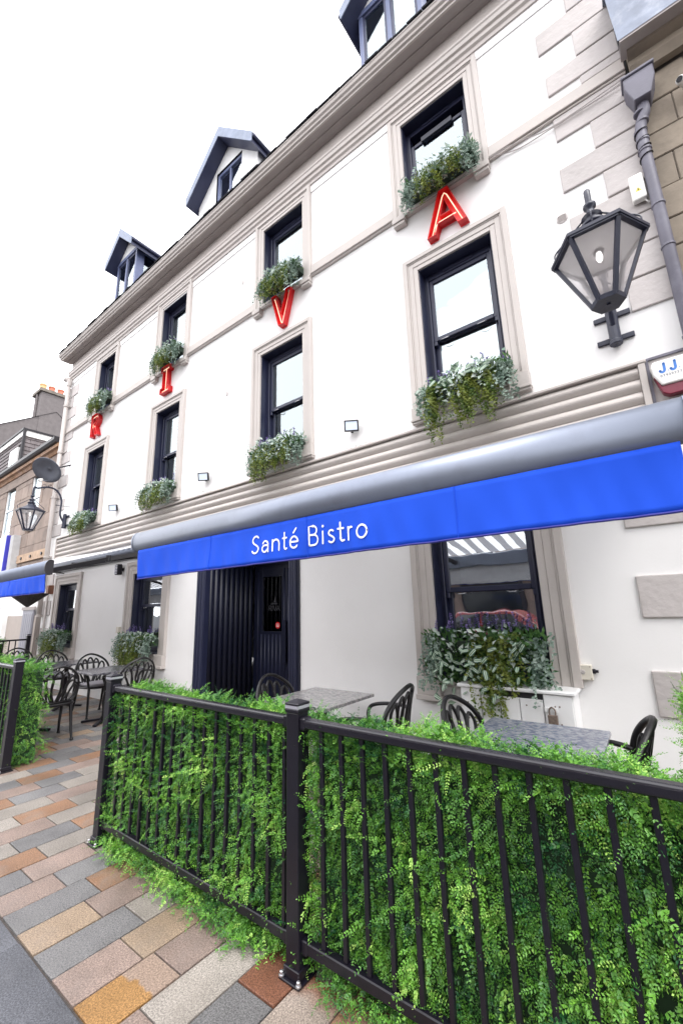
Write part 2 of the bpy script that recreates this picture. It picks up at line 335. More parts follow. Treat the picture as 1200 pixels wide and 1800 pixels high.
class MB:
    def __init__(s): s.v = []; s.f = []
    def add(s, verts, faces):
        b = len(s.v); s.v += [tuple(map(float, q)) for q in verts]; s.f += [tuple(b + i for i in q) for q in faces]; return s
    def box(s, x0, x1, y0, y1, z0, z1):
        if x0 > x1: x0, x1 = x1, x0
        if y0 > y1: y0, y1 = y1, y0
        if z0 > z1: z0, z1 = z1, z0
        return s.add([(x0, y0, z0), (x1, y0, z0), (x1, y1, z0), (x0, y1, z0), (x0, y0, z1), (x1, y0, z1), (x1, y1, z1), (x0, y1, z1)],
                     [(0, 3, 2, 1), (4, 5, 6, 7), (0, 1, 5, 4), (1, 2, 6, 5), (2, 3, 7, 6), (3, 0, 4, 7)])
    def obox(s, a, b, w, h, up=(0, 0, 1)):
        """box beam from a to b, w across, h along up"""
        a, b = V(*a), V(*b); d = b - a; d /= np.linalg.norm(d); u = V(*up); x = np.cross(d, u); x /= np.linalg.norm(x); u = np.cross(x, d)
        P = []
        for e in (a, b):
            for i, j in ((-1, -1), (1, -1), (1, 1), (-1, 1)): P.append(e + x * w / 2 * i + u * h / 2 * j)
        return s.add(P, [(0, 1, 2, 3), (7, 6, 5, 4), (0, 4, 5, 1), (1, 5, 6, 2), (2, 6, 7, 3), (3, 7, 4, 0)])
    def quad(s, a, b, c, d): return s.add([a, b, c, d], [(0, 1, 2, 3)])
    def tube(s, pts, r, n=6, closed=False, flat=1.0):
        pts = [V(*p) for p in pts]; m = len(pts)
        rad = r if hasattr(r, '__len__') else [r] * m
        tang = []
        for i in range(m):
            a = pts[(i - 1) % m] if (closed or i > 0) else pts[i]; b = pts[(i + 1) % m] if (closed or i < m - 1) else pts[i]
            t = b - a; tang.append(t / (np.linalg.norm(t) + 1e-12))
        ref = V(0, 0, 1) if abs(tang[0][2]) < 0.9 else V(1, 0, 0)
        x = np.cross(tang[0], ref); x /= np.linalg.norm(x)
        P = []
        for i in range(m):
            x = x - tang[i] * (x @ tang[i]); x /= (np.linalg.norm(x) + 1e-12); y = np.cross(tang[i], x)
            for k in range(n):
                a = 2 * math.pi * k / n
                P.append(pts[i] + rad[i] * (math.cos(a) * x + flat * math.sin(a) * y))
        F = []
        for i in range(m if closed else m - 1):
            j = (i + 1) % m
            for k in range(n): F.append((i * n + k, i * n + (k + 1) % n, j * n + (k + 1) % n, j * n + k))
        if not closed: F += [tuple(range(n - 1, -1, -1)), tuple((m - 1) * n + k for k in range(n))]
        return s.add(P, F)
    def lathe(s, prof, c, n=16, axis='z', rot=0.0):
        """prof: (radius, height) pairs"""
        P = []
        for r, h in prof:
            for k in range(n):
                a = 2 * math.pi * k / n + rot
                q = (r * math.cos(a), r * math.sin(a), h)
                if axis == 'x': q = (q[2], q[0], q[1])
                if axis == 'y': q = (q[0], q[2], q[1])
                P.append((c[0] + q[0], c[1] + q[1], c[2] + q[2]))
        F = []
        for i in range(len(prof) - 1):
            for k in range(n): F.append((i * n + k, i * n + (k + 1) % n, (i + 1) * n + (k + 1) % n, (i + 1) * n + k))
        F += [tuple(range(n - 1, -1, -1)), tuple((len(prof) - 1) * n + k for k in range(n))]
        return s.add(P, F)
    def sweep_x(s, prof, x0, x1, cap=True):
        """closed (y,z) profile extruded along X"""
        n = len(prof)
        P = [(x0, y, z) for y, z in prof] + [(x1, y, z) for y, z in prof]
        F = [(k, (k + 1) % n, n + (k + 1) % n, n + k) for k in range(n)]
        if cap: F += [tuple(range(n - 1, -1, -1)), tuple(range(n, 2 * n))]
        return s.add(P, F)
    def prism(s, poly, y0, y1):
        """(x,z) polygon extruded in Y"""
        n = len(poly)
        P = [(x, y0, z) for x, z in poly] + [(x, y1, z) for x, z in poly]
        F = [(k, (k + 1) % n, n + (k + 1) % n, n + k) for k in range(n)] + [tuple(range(n - 1, -1, -1)), tuple(range(n, 2 * n))]
        return s.add(P, F)
    def mesh(s, name):
        me = bpy.data.meshes.new(name); me.from_pydata(s.v, [], s.f); me.update()
        return me
    def build(s, name, m, parent=None, smooth=False, bevel=0.0, seg=1):
        import bmesh
        me = s.mesh(name)
        bm = bmesh.new(); bm.from_mesh(me); bmesh.ops.recalc_face_normals(bm, faces=bm.faces); bm.to_mesh(me); bm.free()
        if m: me.materials.append(m)
        if smooth: me.polygons.foreach_set('use_smooth', [True] * len(me.polygons))
        o = bpy.data.objects.new(name, me); link(o, parent)
        if bevel:
            b = o.modifiers.new('bevel', 'BEVEL'); b.width = bevel; b.segments = seg; b.limit_method = 'ANGLE'; b.angle_limit = R(40)
        return o

def tag(o, label=None, cat=None, group=None, kind=None):
    if label: o['label'] = label
    if cat: o['category'] = cat
    if group: o['group'] = group
    if kind: o['kind'] = kind
    return o
def thing(name, label, cat, loc=(0, 0, 0), rz=0.0, group=None):
    o = bpy.data.objects.new(name, None); o.location = loc; o.rotation_euler = (0, 0, rz); o.empty_display_size = 0.1
    link(o); return tag(o, label, cat, group)
def local(o): return o  # children of unrotated empties at the origin use world coordinates
def copy_tree(o, parent=None):
    c = o.copy(); link(c, parent)
    for ch in list(o.children): copy_tree(ch, c)
    return c
def crom(pts, n=6, closed=False):
    pts = [V(*p) for p in pts]; m = len(pts); out = []
    rngs = range(m if closed else m - 1)
    g = (lambda i: pts[i % m]) if closed else (lambda i: pts[min(max(i, 0), m - 1)])
    for i in rngs:
        p0, p1, p2, p3 = g(i - 1), g(i), g(i + 1), g(i + 2)
        for k in range(n):
            t = k / n
            out.append(0.5 * ((2 * p1) + (-p0 + p2) * t + (2 * p0 - 5 * p1 + 4 * p2 - p3) * t * t + (-p0 + 3 * p1 - 3 * p2 + p3) * t ** 3))
    if not closed: out.append(pts[-1])
    return out

# leaves: numpy-built clouds of folded leaves
def norm(a): return a / (np.linalg.norm(a, axis=-1, keepdims=True) + 1e-9)
def leaf_cloud(name, m, parent, P, D, N, S, T, width=0.5, fold=0.12):
    n = len(P)
    D = norm(D); X = norm(np.cross(D, N)); N = np.cross(X, D)
    S = S[:, None]
    w = width * 0.5
    tip = P + D * S; mid = P + D * S * 0.5
    l = mid + X * S * w + N * S * fold; r = mid - X * S * w + N * S * fold
    verts = np.stack([P, r, tip, l], 1).reshape(-1, 3)
    me = bpy.data.meshes.new(name)
    me.vertices.add(4 * n); me.vertices.foreach_set('co', verts.astype(np.float32).ravel())
    idx = np.arange(n)[:, None] * 4
    tri = np.concatenate([idx + [0, 1, 2], idx + [0, 2, 3]], 1).reshape(-1)
    nf = 2 * n
    me.loops.add(3 * nf); me.loops.foreach_set('vertex_index', tri.astype(np.int32))
    me.polygons.add(nf); me.polygons.foreach_set('loop_start', np.arange(0, 3 * nf, 3, dtype=np.int32))
    a = me.attributes.new('tint', 'FLOAT', 'POINT'); a.data.foreach_set('value', np.repeat(np.clip(T, 0, 1), 4).astype(np.float32))
    me.update(); me.validate()
    me.materials.append(m)
    o = bpy.data.objects.new(name, me); link(o, parent)
    return o

def sprig_template(npairs, length, leaf, ang=0.9, droop=0.25, jitter=0.25):
    P, D, N, S = [], [], [], []
    for i in range(npairs):
        t = (i + 0.5) / npairs
        x = t * length; z = -droop * length * t * t
        tang = V(1, 0, -2 * droop * t); tang /= np.linalg.norm(tang)
        for sgn in (-1, 1):
            d = tang * math.cos(ang) + V(0, sgn, 0) * math.sin(ang) + V(0, 0, 0.25)
            d += rng.normal(0, jitter, 3)
            P.append((x, 0, z)); D.append(d); N.append(V(0, 0, 1) + rng.normal(0, jitter, 3)); S.append(leaf * (1.0 - 0.45 * t) * rng.uniform(0.8, 1.15))
    P.append((length, 0, -droop * length)); D.append((1, 0, -0.4)); N.append((0, 0, 1)); S.append(leaf * 0.6)
    return np.array(P, float), np.array(D, float), np.array(N, float), np.array(S, float)

def place_sprigs(tmpls, O, A, U, scale, tint):
    """O origins, A stem axes, U up-ish normals -> leaf arrays"""
    A = norm(A); Y = norm(np.cross(U, A)); Z = np.cross(A, Y)
    M = np.stack([A, Y, Z], 2)  # columns
    out = []
    pick = rng.integers(0, len(tmpls), len(O))
    for k, (p, d, nn, s) in enumerate(tmpls):
        I = np.where(pick == k)[0]
        if len(I) == 0: continue
        pp = O[I][:, None, :] + np.einsum('nij,lj->nli', M[I], p) * scale[I][:, None, None]
        dd = np.einsum('nij,lj->nli', M[I], d); n2 = np.einsum('nij,lj->nli', M[I], nn)
        ss = s[None, :] * scale[I][:, None]
        tt = tint[I][:, None] + rng.normal(0, 0.07, ss.shape)
        out.append((pp.reshape(-1, 3), dd.reshape(-1, 3), n2.reshape(-1, 3), ss.ravel(), tt.ravel()))
    return [np.concatenate(q) for q in zip(*out)]

SPR = [sprig_template(8, 0.075, 0.0145), sprig_template(7, 0.065, 0.013, 1.1), sprig_template(9, 0.09, 0.0125, 0.8, 0.4), sprig_template(6, 0.05, 0.0165, 1.0), sprig_template(7, 0.065, 0.0155, 0.7, 0.1)]
def clump(P, f=5.0, seed=0.0):
    x, y, z = P[:, 0] * f + seed, P[:, 1] * f * 1.3 + seed, P[:, 2] * f
    return 0.5 + 0.25 * (np.sin(x * 1.7 + 1.3 * np.sin(z * 1.1)) + np.sin(z * 2.3 + 1.7 * np.sin(y + x * 0.7)))

def hedge(name, label, x0, x1, y0, y1, z1, dens=1.0, faces='ftlr', group=None, z0=0.03, spill=True, seed=0.0, size=1.0, rail=None):
    root = thing(name, label, 'hedge', ((x0 + x1) / 2, (y0 + y1) / 2, 0), group=group)
    base = np.array(root.location)
    Os, As, Us, Ts, Sc = [], [], [], [], []
    def face(area, fn, nrm, droop):
        n = int(area * 3900 * dens / size ** 2)
        P = fn(n); nn = np.tile(V(*nrm), (n, 1))
        c = clump(P, 6.0, seed)
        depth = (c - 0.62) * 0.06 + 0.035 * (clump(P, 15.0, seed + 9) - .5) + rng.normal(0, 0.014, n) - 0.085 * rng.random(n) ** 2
        P = P + nn * depth[:, None]
        tang = rng.normal(0, 1, (n, 3)); tang -= nn * (tang * nn).sum(1, keepdims=True); tang = norm(tang)
        A = tang * rng.uniform(0.5, 1.0, (n, 1)) + nn * rng.uniform(0.25, 0.9, (n, 1)) + V(0, 0, droop)
        Os.append(P); As.append(A); Us.append(nn + V(0, 0, 0.6) + rng.normal(0, 0.3, (n, 3)))
        c2 = clump(P, 13.0, seed + 3); 
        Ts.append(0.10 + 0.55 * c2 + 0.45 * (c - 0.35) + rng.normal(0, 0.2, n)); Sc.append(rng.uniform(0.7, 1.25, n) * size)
    W, D, H = x1 - x0, y1 - y0, z1 - z0
    U = lambda n, a, b: rng.uniform(a, b, n)
    if 'f' in faces: face(W * H, lambda n: np.stack([U(n, x0, x1), np.full(n, y0 + 0.04), U(n, z0, z1)], 1), (0, -1, 0), -0.35)
    if 't' in faces: face(W * D * 1.5, lambda n: np.stack([U(n, x0, x1), U(n, y0, y1), np.full(n, z1 - 0.03)], 1), (0, 0, 1), 0.1)
    if 'l' in faces: face(D * H, lambda n: np.stack([np.full(n, x0 + 0.03), U(n, y0, y1), U(n, z0, z1)], 1), (-1, 0, 0), -0.3)
    if 'r' in faces: face(D * H, lambda n: np.stack([np.full(n, x1 - 0.03), U(n, y0, y1), U(n, z0, z1)], 1), (1, 0, 0), -0.3)
    if 'b' in faces: face(W * H * 0.5, lambda n: np.stack([U(n, x0, x1), np.full(n, y1 - 0.03), U(n, z0, z1)], 1), (0, 1, 0), -0.3)
    sk = (lambda q: np.where((q > -1.64) & (q < -1.33), q - .45, q)) if x1 < 2 and x0 > -4 else (lambda q: q)
    if spill: face(W * 0.075, lambda n: np.stack([sk(U(n, x0, x1)), np.full(n, y0 + 0.02) - 0.075 * rng.random(n) * (0.4 + np.abs(np.sin(np.linspace(0, 1, n) * 0 + rng.random(n) * 3))), 0.012 + 0.085 * rng.random(n)], 1), (0, -0.75, 0.2), -0.15)
    P, Dd, N, S, T = place_sprigs(SPR, np.concatenate(Os), np.concatenate(As), np.concatenate(Us), np.concatenate(Sc), np.concatenate(Ts))
    keep = P[:, 2] > 0.004
    if rail: keep &= ~((P[:, 2] > 0.948) & (P[:, 1] < rail + 0.080) & (rng.random(len(P)) < .97)); keep &= ~((np.abs(P[:, 2] - .126) < .03) & (P[:, 1] < rail + 0.022) & (rng.random(len(P)) < .75))
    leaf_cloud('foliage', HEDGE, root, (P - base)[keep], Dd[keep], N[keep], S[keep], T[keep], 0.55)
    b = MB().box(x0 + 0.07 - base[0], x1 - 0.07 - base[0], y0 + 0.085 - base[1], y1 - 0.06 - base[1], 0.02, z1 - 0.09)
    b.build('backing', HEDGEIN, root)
    return root

# ================================================================== THE SETTING
W = 3.85                                        # facade plane
g = MB(); g.quad((-400, -400, -0.125), (400, -400, -0.125), (400, 400, -0.125), (-400, 400, -0.125))
tag(g.build('road', ROADM), kind='structure')
pave = MB().box(-32, 9, -1.3, 6.0, -0.14, -0.009).build('pavement', JOINT)
tag(pave, kind='structure')

def rowx(k): return -2.005 - 0.2165 * k if k <= 8 else -3.737 - 0.2245 * (k - 8)
def rowe(k): return (rowx(k) + rowx(k - 1)) / 2, (rowx(k) + rowx(k + 1)) / 2     # right edge, left edge
JT = {0: [1.294], 1: [1.245], 2: [1.37], 3: [1.262], 4: [1.353], 5: [1.261], 6: [1.163], 7: [1.309], 8: [1.223, 1.599], 9: [1.513], 10: [1.364, 1.747], 11: [1.22, 1.659], 12: [1.45, 1.834],
      13: [1.33, 1.711, 2.054], 14: [1.632, 1.97], 15: [1.40, 1.783, 2.172], 16: [1.732, 2.071, 2.453], 17: [1.62, 2.03, 2.408], 18: [1.84, 2.222, 2.612], 19: [1.93, 2.319], 20: [2.05, 2.43, 2.822], -1: [1.113, 1.62], -2: [1.416], -3: [1.22, 1.62]}
CT = [(-3, 1.4, 's'), (-2, 1.36, 'g'), (-2, 1.5, 'r'), (-1, 1.1, 'p'), (-1, 1.32, 'w'), (0, 1.05, 'y'), (0, 1.4, 'p'), (1, 1.1, 'p'), (1, 1.39, 't'), (2, 1.14, 'g'), (2, 1.44, 'w'), (3, 1.1, 't'), (3, 1.34, 'p'),
      (4, 1.14, 'g'), (4, 1.45, 'o'), (5, 1.12, 'p'), (5, 1.41, 'g'), (6, 1.05, 'g'), (6, 1.33, 'p'), (7, 1.21, 'o'), (7, 1.46, 'w'), (8, 1.1, 'w'), (8, 1.42, 'g'), (8, 1.66, 'o'), (9, 1.25, 'p'), (9, 1.66, 'w'),
      (10, 1.2, 'w'), (10, 1.55, 'o'), (10, 1.85, 'w'), (11, 1.1, 'p'), (11, 1.51, 'w'), (11, 1.83, 'p'), (12, 1.3, 'o'), (12, 1.67, 'g'), (12, 1.95, 'w'), (13, 1.57, 'p'), (13, 1.9, 'g'), (13, 2.16, 'w'), (14, 1.54, 'g'), (14, 1.8, 'o'), (14, 2.13, 'p'),
      (15, 1.64, 'w'), (15, 1.9, 'g'), (15, 2.3, 'o'), (16, 1.9, 'o'), (16, 2.2, 'g'), (16, 2.51, 'w'), (17, 1.8, 'p'), (17, 2.24, 'g'), (17, 2.51, 'p'), (18, 2.1, 'o'), (18, 2.4, 'p'), (19, 2.2, 'o'), (19, 2.45, 'g')]
PALETTE = 'wwwwggggppppoott'
SLAB_MESH = {}
def slab(x0, x1, y0, y1, c, name='paving_slab', ztop=0.0):
    gp = 0.004; ch = 0.0022
    w, l = round(abs(x1 - x0), 3), round(y1 - y0, 3)
    key = (w, l, c)
    if key not in SLAB_MESH:
        a, b = w / 2 - gp, l / 2 - gp
        mb = MB()
        P = [(-a, -b, -0.05), (a, -b, -0.05), (a, b, -0.05), (-a, b, -0.05), (-a, -b, -ch), (a, -b, -ch), (a, b, -ch), (-a, b, -ch),
             (-a + ch, -b + ch, 0), (a - ch, -b + ch, 0), (a - ch, b - ch, 0), (-a + ch, b - ch, 0)]
        F = [(8, 9, 10, 11)] + [(i, (i + 1) % 4, 4 + (i + 1) % 4, 4 + i) for i in range(4)] + [(4 + i, 4 + (i + 1) % 4, 8 + (i + 1) % 4, 8 + i) for i in range(4)]
        mb.add(P, F); me = mb.mesh(name); me.materials.append(SLABS[c]); SLAB_MESH[key] = me
    o = bpy.data.objects.new(name, SLAB_MESH[key])
    o.location = ((x0 + x1) / 2, (y0 + y1) / 2, ztop + random.uniform(-0.0015, 0.0015))
    o.rotation_euler = (random.uniform(-0.003, 0.003), random.uniform(-0.003, 0.003), 0)
    link(o, pave)
    return o
rest = {}
n_slab = 0
for k in range(-13, 62):
    xr, xl = rowe(k)
    js = list(JT.get(k, []))
    if not js:
        js = [0.957 + random.uniform(0.2, 0.5)]
    y = js[-1]
    while y < 4.9:
        y += random.choice([0.33, 0.36, 0.38, 0.40, 0.45]); js.append(round(y, 3))
    y = js[0]
    ys = [0.957] + js
    prev = None
    for a, b in zip(ys[:-1], ys[1:]):
        if a > (4.85 if -5.5 < xl < -3.6 else 3.86): continue
        if b > (4.85 if -5.5 < xl < -3.6 else 3.86): b = (4.85 if -5.5 < xl < -3.6 else 3.86)
        if b - a < 0.04: continue
        c = [q[2] for q in CT if q[0] == k and a <= q[1] <= b]
        c = c[0] if c else random.choice([q for q in PALETTE if q != prev])
        prev = c
        seen = (k >= 6 and k <= 34 and not (a > 3.2 and k < 16)) or (k >= -4 and a < 1.6 and k < 36)
        if seen and n_slab < 290:
            slab(xl, xr, a, b, c); n_slab += 1
        else:
            rest.setdefault(c, MB()).box(xl + 0.0045, xr - 0.0045, a + 0.0045, b - 0.0045, -0.05, 0.0 + random.uniform(-0.0015, 0.0015))
for c, mb in rest.items():
    tag(mb.build('paving_slabs', SLABS[c], pave), kind='stuff')
# broad grey kerb slabs along the street edge
xk = -2.69
edges = [xk + 0.92 * i for i in range(-12, 5)]
for a, b in zip(edges[:-1], edges[1:]):
    slab(a, b, 0.33, 0.953, 'k', 'kerb_slab')
    slab(a + 0.4, b + 0.4, -0.33, 0.327, 'k', 'kerb_slab') if -5 < a < 1 else None
kb = MB().box(-32, 9, -1.3, -0.34, -0.13, 0.0); tag(kb.build('kerb', SLABS['k'], pave), kind='structure')

# ================================================================== THE BISTRO BUILDING
bld = thing('bistro_building', 'white rendered three storey bistro with taupe stone trim and navy sash windows', 'building', (0, 0, 0))
XL, XR, ZT = -11.95, 0.45, 8.31
WIN = []      # openings: (cx, half width, z0, z1)
UPPER = [(-1.356, 0.415, 6.16, 7.51), (-3.893, 0.425, 6.16, 7.58), (-6.92, 0.43, 6.16, 7.64), (-9.77, 0.40, 6.16, 7.54)]
FIRST = [(-1.273, 0.415, 3.58, 5.275), (-3.91, 0.43, 3.58, 5.29), (-6.90, 0.40, 3.58, 5.29), (-9.87, 0.42, 3.58, 5.235)]
GROUND = [(-1.31, 0.482, 0.86, 2.45), (-7.17, 0.495, 0.86, 2.22), (-10.55, 0.483, 0.86, 2.21)]
DOORW = (-5.68, -3.59, 2.62)
holes = [(c - h, c + h, a, b) for c, h, a, b in UPPER + FIRST + GROUND] + [(DOORW[0], DOORW[1], 0.0, DOORW[2])]
xs = sorted({XL, XR} | {v for q in holes for v in q[:2]}); zs = sorted({0.0, ZT} | {v for q in holes for v in q[2:]})
mb = MB()
for i in range(len(xs) - 1):
    for j in range(len(zs) - 1):
        cx, cz = (xs[i] + xs[i + 1]) / 2, (zs[j] + zs[j + 1]) / 2
        if any(a < cx < b and c < cz < d for a, b, c, d in holes): continue
        mb.quad((xs[i], W, zs[j]), (xs[i + 1], W, zs[j]), (xs[i + 1], W, zs[j + 1]), (xs[i], W, zs[j + 1]))
mb.build('wall', WHITE, bld)
mb = MB(); mb.quad((XL, W, 0), (XL, W + 6, 0), (XL, W + 6, ZT), (XL, W, ZT)); mb.quad((XR, W, 0), (XR, W + 6, 0), (XR, W + 6, ZT), (XR, W, ZT)); mb.quad((XL, W + 6, 0), (XR, W + 6, 0), (XR, W + 6, ZT), (XL, W + 6, ZT))
mb.build('side_wall', WHITE, bld)

def window(c, h, z0, z1, level, drop=0.0, rail=None):
    w = {'u': 0.17, 'f': 0.175, 'g': 0.215}[level]
    x0, x1 = c - h, c + h
    F = MB()      # moulded architrave in three stepped bands
    bands = [(0.0, 0.30, 0.026), (0.30, 0.62, 0.033), (0.62, 0.70, 0.041), (0.70, 1.0, 0.052)]
    zb = {'u': 6.105, 'f': 3.58, 'g': 0.86}[level]
    for a, b, pr in bands:
        a0, b0 = a * w, b * w
        F.box(x0 - b0, x0 - a0, W - pr, W + 0.01, zb, z1 + b0)
        F.box(x1 + a0, x1 + b0, W - pr, W + 0.01, zb, z1 + b0)
        F.box(x0 - a0, x1 + a0, W - pr, W + 0.01, z1 + a0, z1 + b0)
    o = F.build('window', TRIM, bld, bevel=0.004)
    B = MB()
    if level == 'f':
        for sx, ex in ((x0 - w - 0.006, x0 + 0.0), (x1 - 0.0, x1 + w + 0.006)):
            B.box(sx, ex, W - 0.07, W, 3.44, 3.578); B.box(sx - 0.008, ex + 0.008, W - 0.082, W, 3.415, 3.4395); B.box(sx - 0.002, ex + 0.002, W - 0.066, W, 3.39, 3.4145)
        B.box(x0 + 0.002, x1 - 0.002, W - 0.05, W + 0.02, 3.50, 3.578); B.box(x0 + 0.002, x1 - 0.002, W - 0.035, W + 0.02, 3.44, 3.4995)
    elif level == 'g':
        B.box(x0 - w - 0.004, x0 + 0.02, W - 0.075, W, 0.70, 0.858); B.box(x0 - w - 0.012, x0 + 0.03, W - 0.09, W, 0.655, 0.6995)
        if c < -3: B.box(x1 - 0.02, x1 + w + 0.004, W - 0.075, W, 0.70, 0.858); B.box(x1 - 0.03, x1 + w + 0.012, W - 0.09, W, 0.655, 0.6995)
        B.box(x0 + 0.022, x1 - 0.022, W - 0.04, W + 0.02, 0.78, 0.858)
    else:
        for sx, ex in ((x0 - w, x0 + 0.0), (x1, x1 + w)):
            B.box(sx, ex, W - 0.085, W, 6.03, 6.1035); B.box(sx + 0.008, ex - 0.008, W - 0.07, W, 5.99, 6.0295)
        B.box(x0 + 0.002, x1 - 0.002, W - 0.05, W + 0.02, 6.085, 6.158)
    B.build('sill', TRIM, o, bevel=0.004)
    yr = W + 0.125
    t = 0.012
    Rv = MB().box(x0 - 0.002, x0 + t, W + 0.002, yr, z0, z1); Rv.box(x1 - t, x1 + 0.002, W + 0.002, yr, z0, z1); Rv.box(x0 + t, x1 - t, W + 0.002, yr, z1 - t, z1 + 0.002); Rv.box(x0 + t, x1 - t, W + 0.002, yr, z0 - 0.002, z0 + t)
    Rv.build('reveal', NAVY, o)
    fw = 0.055
    Fr = MB()
    for y0, y1, e in ((yr, yr + 0.05, 0.0), ):
        Fr.box(x0, x0 + fw, y0, y1 + 0.06, z0, z1); Fr.box(x1 - fw, x1, y0, y1 + 0.06, z0, z1); Fr.box(x0 + fw, x1 - fw, y0, y1 + 0.06, z1 - 0.085, z1); Fr.box(x0 + fw, x1 - fw, y0, y1 + 0.06, z0, z0 + 0.05)
    Fr.box(x0 + fw - 0.012, x0 + fw + 0.008, yr - 0.018, yr, z0 + 0.05, z1 - 0.085); Fr.box(x1 - fw - 0.008, x1 - fw + 0.012, yr - 0.018, yr, z0 + 0.05, z1 - 0.085)
    Fr.box(c - 0.17, c + 0.17, yr - 0.014, yr, z1 - 0.062, z1 - 0.036)      # trickle vent
    Fr.build('frame', NAVY, o, bevel=0.004)
    a0, a1 = x0 + fw + 0.002, x1 - fw - 0.002
    zr = rail if rail else (z0 + z1) / 2
    st = 0.048
    gl = GLASS_LOW if level == 'g' else GLASS_UP
    def sash(za, zb_, y, name='sash', brail=0.05):
        S = MB()
        S.box(a0, a0 + st, y, y + 0.04, za, zb_); S.box(a1 - st, a1, y, y + 0.04, za, zb_); S.box(a0 + st, a1 - st, y, y + 0.04, zb_ - 0.05, zb_); S.box(a0 + st, a1 - st, y, y + 0.04, za, za + brail)
        q = S.build(name, NAVY, o, bevel=0.005)
        G = MB().box(a0 + st - 0.004, a1 - st + 0.004, y + 0.016, y + 0.022, za + brail - 0.004, zb_ - 0.046)
        G.build('pane', gl, o)
        return q
    ztop = z1 - 0.088
    q = sash(zr - 0.03 - drop, ztop - drop, yr + 0.008)
    for sx in (a0 + 0.004, a1 - 0.04):   # sash horns and lifts under the meeting rail
        MB().box(sx, sx + 0.036, yr + 0.004, yr + 0.048, zr - 0.085 - drop, zr - 0.03 - drop).build('sash_horn', NAVY, o, bevel=0.006)
    for sx in (c - h * 0.55, c + h * 0.45):
        MB().tube([(sx - 0.05, yr + 0.0, zr - 0.038), (sx - 0.02, yr - 0.016, zr - 0.047), (sx + 0.02, yr - 0.016, zr - 0.047), (sx + 0.05, yr + 0.0, zr - 0.036)], 0.005, 6).build('sash_lift', STEEL, o, smooth=True)
    sash(z0 + 0.052, zr + 0.02, yr + 0.056, brail=0.075)
    if drop:
        D = MB().box(a0 + 0.03, a1 - 0.03, yr + 0.012, yr + 0.035, ztop - drop - 0.06, ztop - drop + 0.02); 
        D2 = MB().box(c - 0.2, c + 0.2, yr - 0.02, yr + 0.006, ztop - drop - 0.055, ztop - drop + 0.012).build('vent_hood', DOORNAVY, o)
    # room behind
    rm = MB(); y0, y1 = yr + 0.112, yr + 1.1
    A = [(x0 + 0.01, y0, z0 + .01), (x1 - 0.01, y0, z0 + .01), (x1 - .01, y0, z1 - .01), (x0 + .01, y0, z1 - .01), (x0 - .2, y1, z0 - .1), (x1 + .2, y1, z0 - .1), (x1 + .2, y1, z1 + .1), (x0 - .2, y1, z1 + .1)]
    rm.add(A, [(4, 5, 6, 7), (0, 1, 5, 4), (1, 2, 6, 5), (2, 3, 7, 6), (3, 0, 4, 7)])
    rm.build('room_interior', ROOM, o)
    return o
for i, q in enumerate(UPPER): window(*q, 'u', drop=0.15 if i == 0 else 0.0, rail=6.60)
for q in FIRST: window(*q, 'f', rail=4.42)
for i, q in enumerate(GROUND): window(*q, 'g', rail=1.655)

# quoin stones, right and left corner
def quoin(x0, x1, z0, z1):
    MB().box(x0, x1, W - 0.018 - random.uniform(0, .005), W + 0.02, z0, z1).build('quoin', QUOIN, bld, bevel=0.008, seg=2)
zq = 3.80
rows = [(7.01, 7.29, 0), (7.305, 7.54, 1), (6.69, 6.995, 1), (6.43, 6.675, 0), (6.32, 6.415, 1), (5.85, 6.12, 0), (5.535, 5.835, 1), (5.25, 5.52, 0), (4.96, 5.235, 1), (4.665, 4.945, 0), (4.38, 4.65, 1), (4.09, 4.365, 0), (3.80, 4.075, 1),
        (2.04, 2.34, 0), (1.375, 1.68, 0), (1.73, 2.0, 1), (0.705, 1.01, 0), (1.06, 1.33, 1), (0.39, 0.66, 1), (0.05, 0.34, 0)]
for a, b, s in rows:
    quoin(-0.165 + random.uniform(-.012, .012) if not s else (0.125 + random.uniform(-.02, .02) if a > 3 else 0.2), XR - 0.005, a, b)
for i in range(13):
    a = 3.42 + i * 0.315
    if a + 0.28 > 7.65: break
    quoin(XL + 0.003, XL + (0.55 if i % 2 == 0 else 0.30), a, a + 0.285)
for i in range(4):
    a = 0.3 + i * 0.62
    quoin(XL + 0.003, XL + 0.5, a, a + 0.33)

# string course, frieze, cornice, soffit, gutter
sxe = sorted([(c - h - 0.17, c + h + 0.17) for c, h, _, _ in UPPER]); e = XL
for a, b in sxe + [(XR, XR)]:
    sc = MB(); sc.box(e, a, W - 0.035, W, 6.18, 6.30); sc.box(e, a, W - 0.05, W, 6.145, 6.1795); sc.box(e, a, W - 0.03, W, 6.12, 6.1445); sc.build('string_course', TRIM, bld, bevel=0.005); e = b
nb = MB().box(XL, XR, W - 0.012, W, 7.62, 7.745); nb.build('plain_band', WHITE, bld)
co = MB()
co.box(XL - 0.03, XR, W - 0.03, W, 7.99, 8.309)
prof = [(W, 7.745), (W - 0.03, 7.745), (W - 0.035, 7.79), (W - 0.06, 7.81), (W - 0.062, 7.86), (W - 0.085, 7.875), (W - 0.088, 7.93), (W - 0.10, 7.945), (W - 0.10, 7.975), (W - 0.04, 7.992), (W, 7.992)]
co.sweep_x(prof, XL - 0.06, XR)
co.build('cornice', TRIM, bld)
sf = MB().box(XL - 0.12, XR, 3.60, W - 0.031, 8.275, 8.31)
sf.box(XL - 0.06, XR, 3.70, W - 0.031, 8.262, 8.2748)
sf.build('eave_soffit', SOFFIT, bld)
gt = MB()
gp = [(3.60, 8.268), (3.575, 8.268), (3.572, 8.295), (3.545, 8.305), (3.54, 8.335), (3.515, 8.35), (3.505, 8.385), (3.495, 8.395), (3.495, 8.412), (3.60, 8.412)]
gt.sweep_x(gp, XL - 0.14, XR + 0.0)
gt.build('gutter', TRIM, bld)
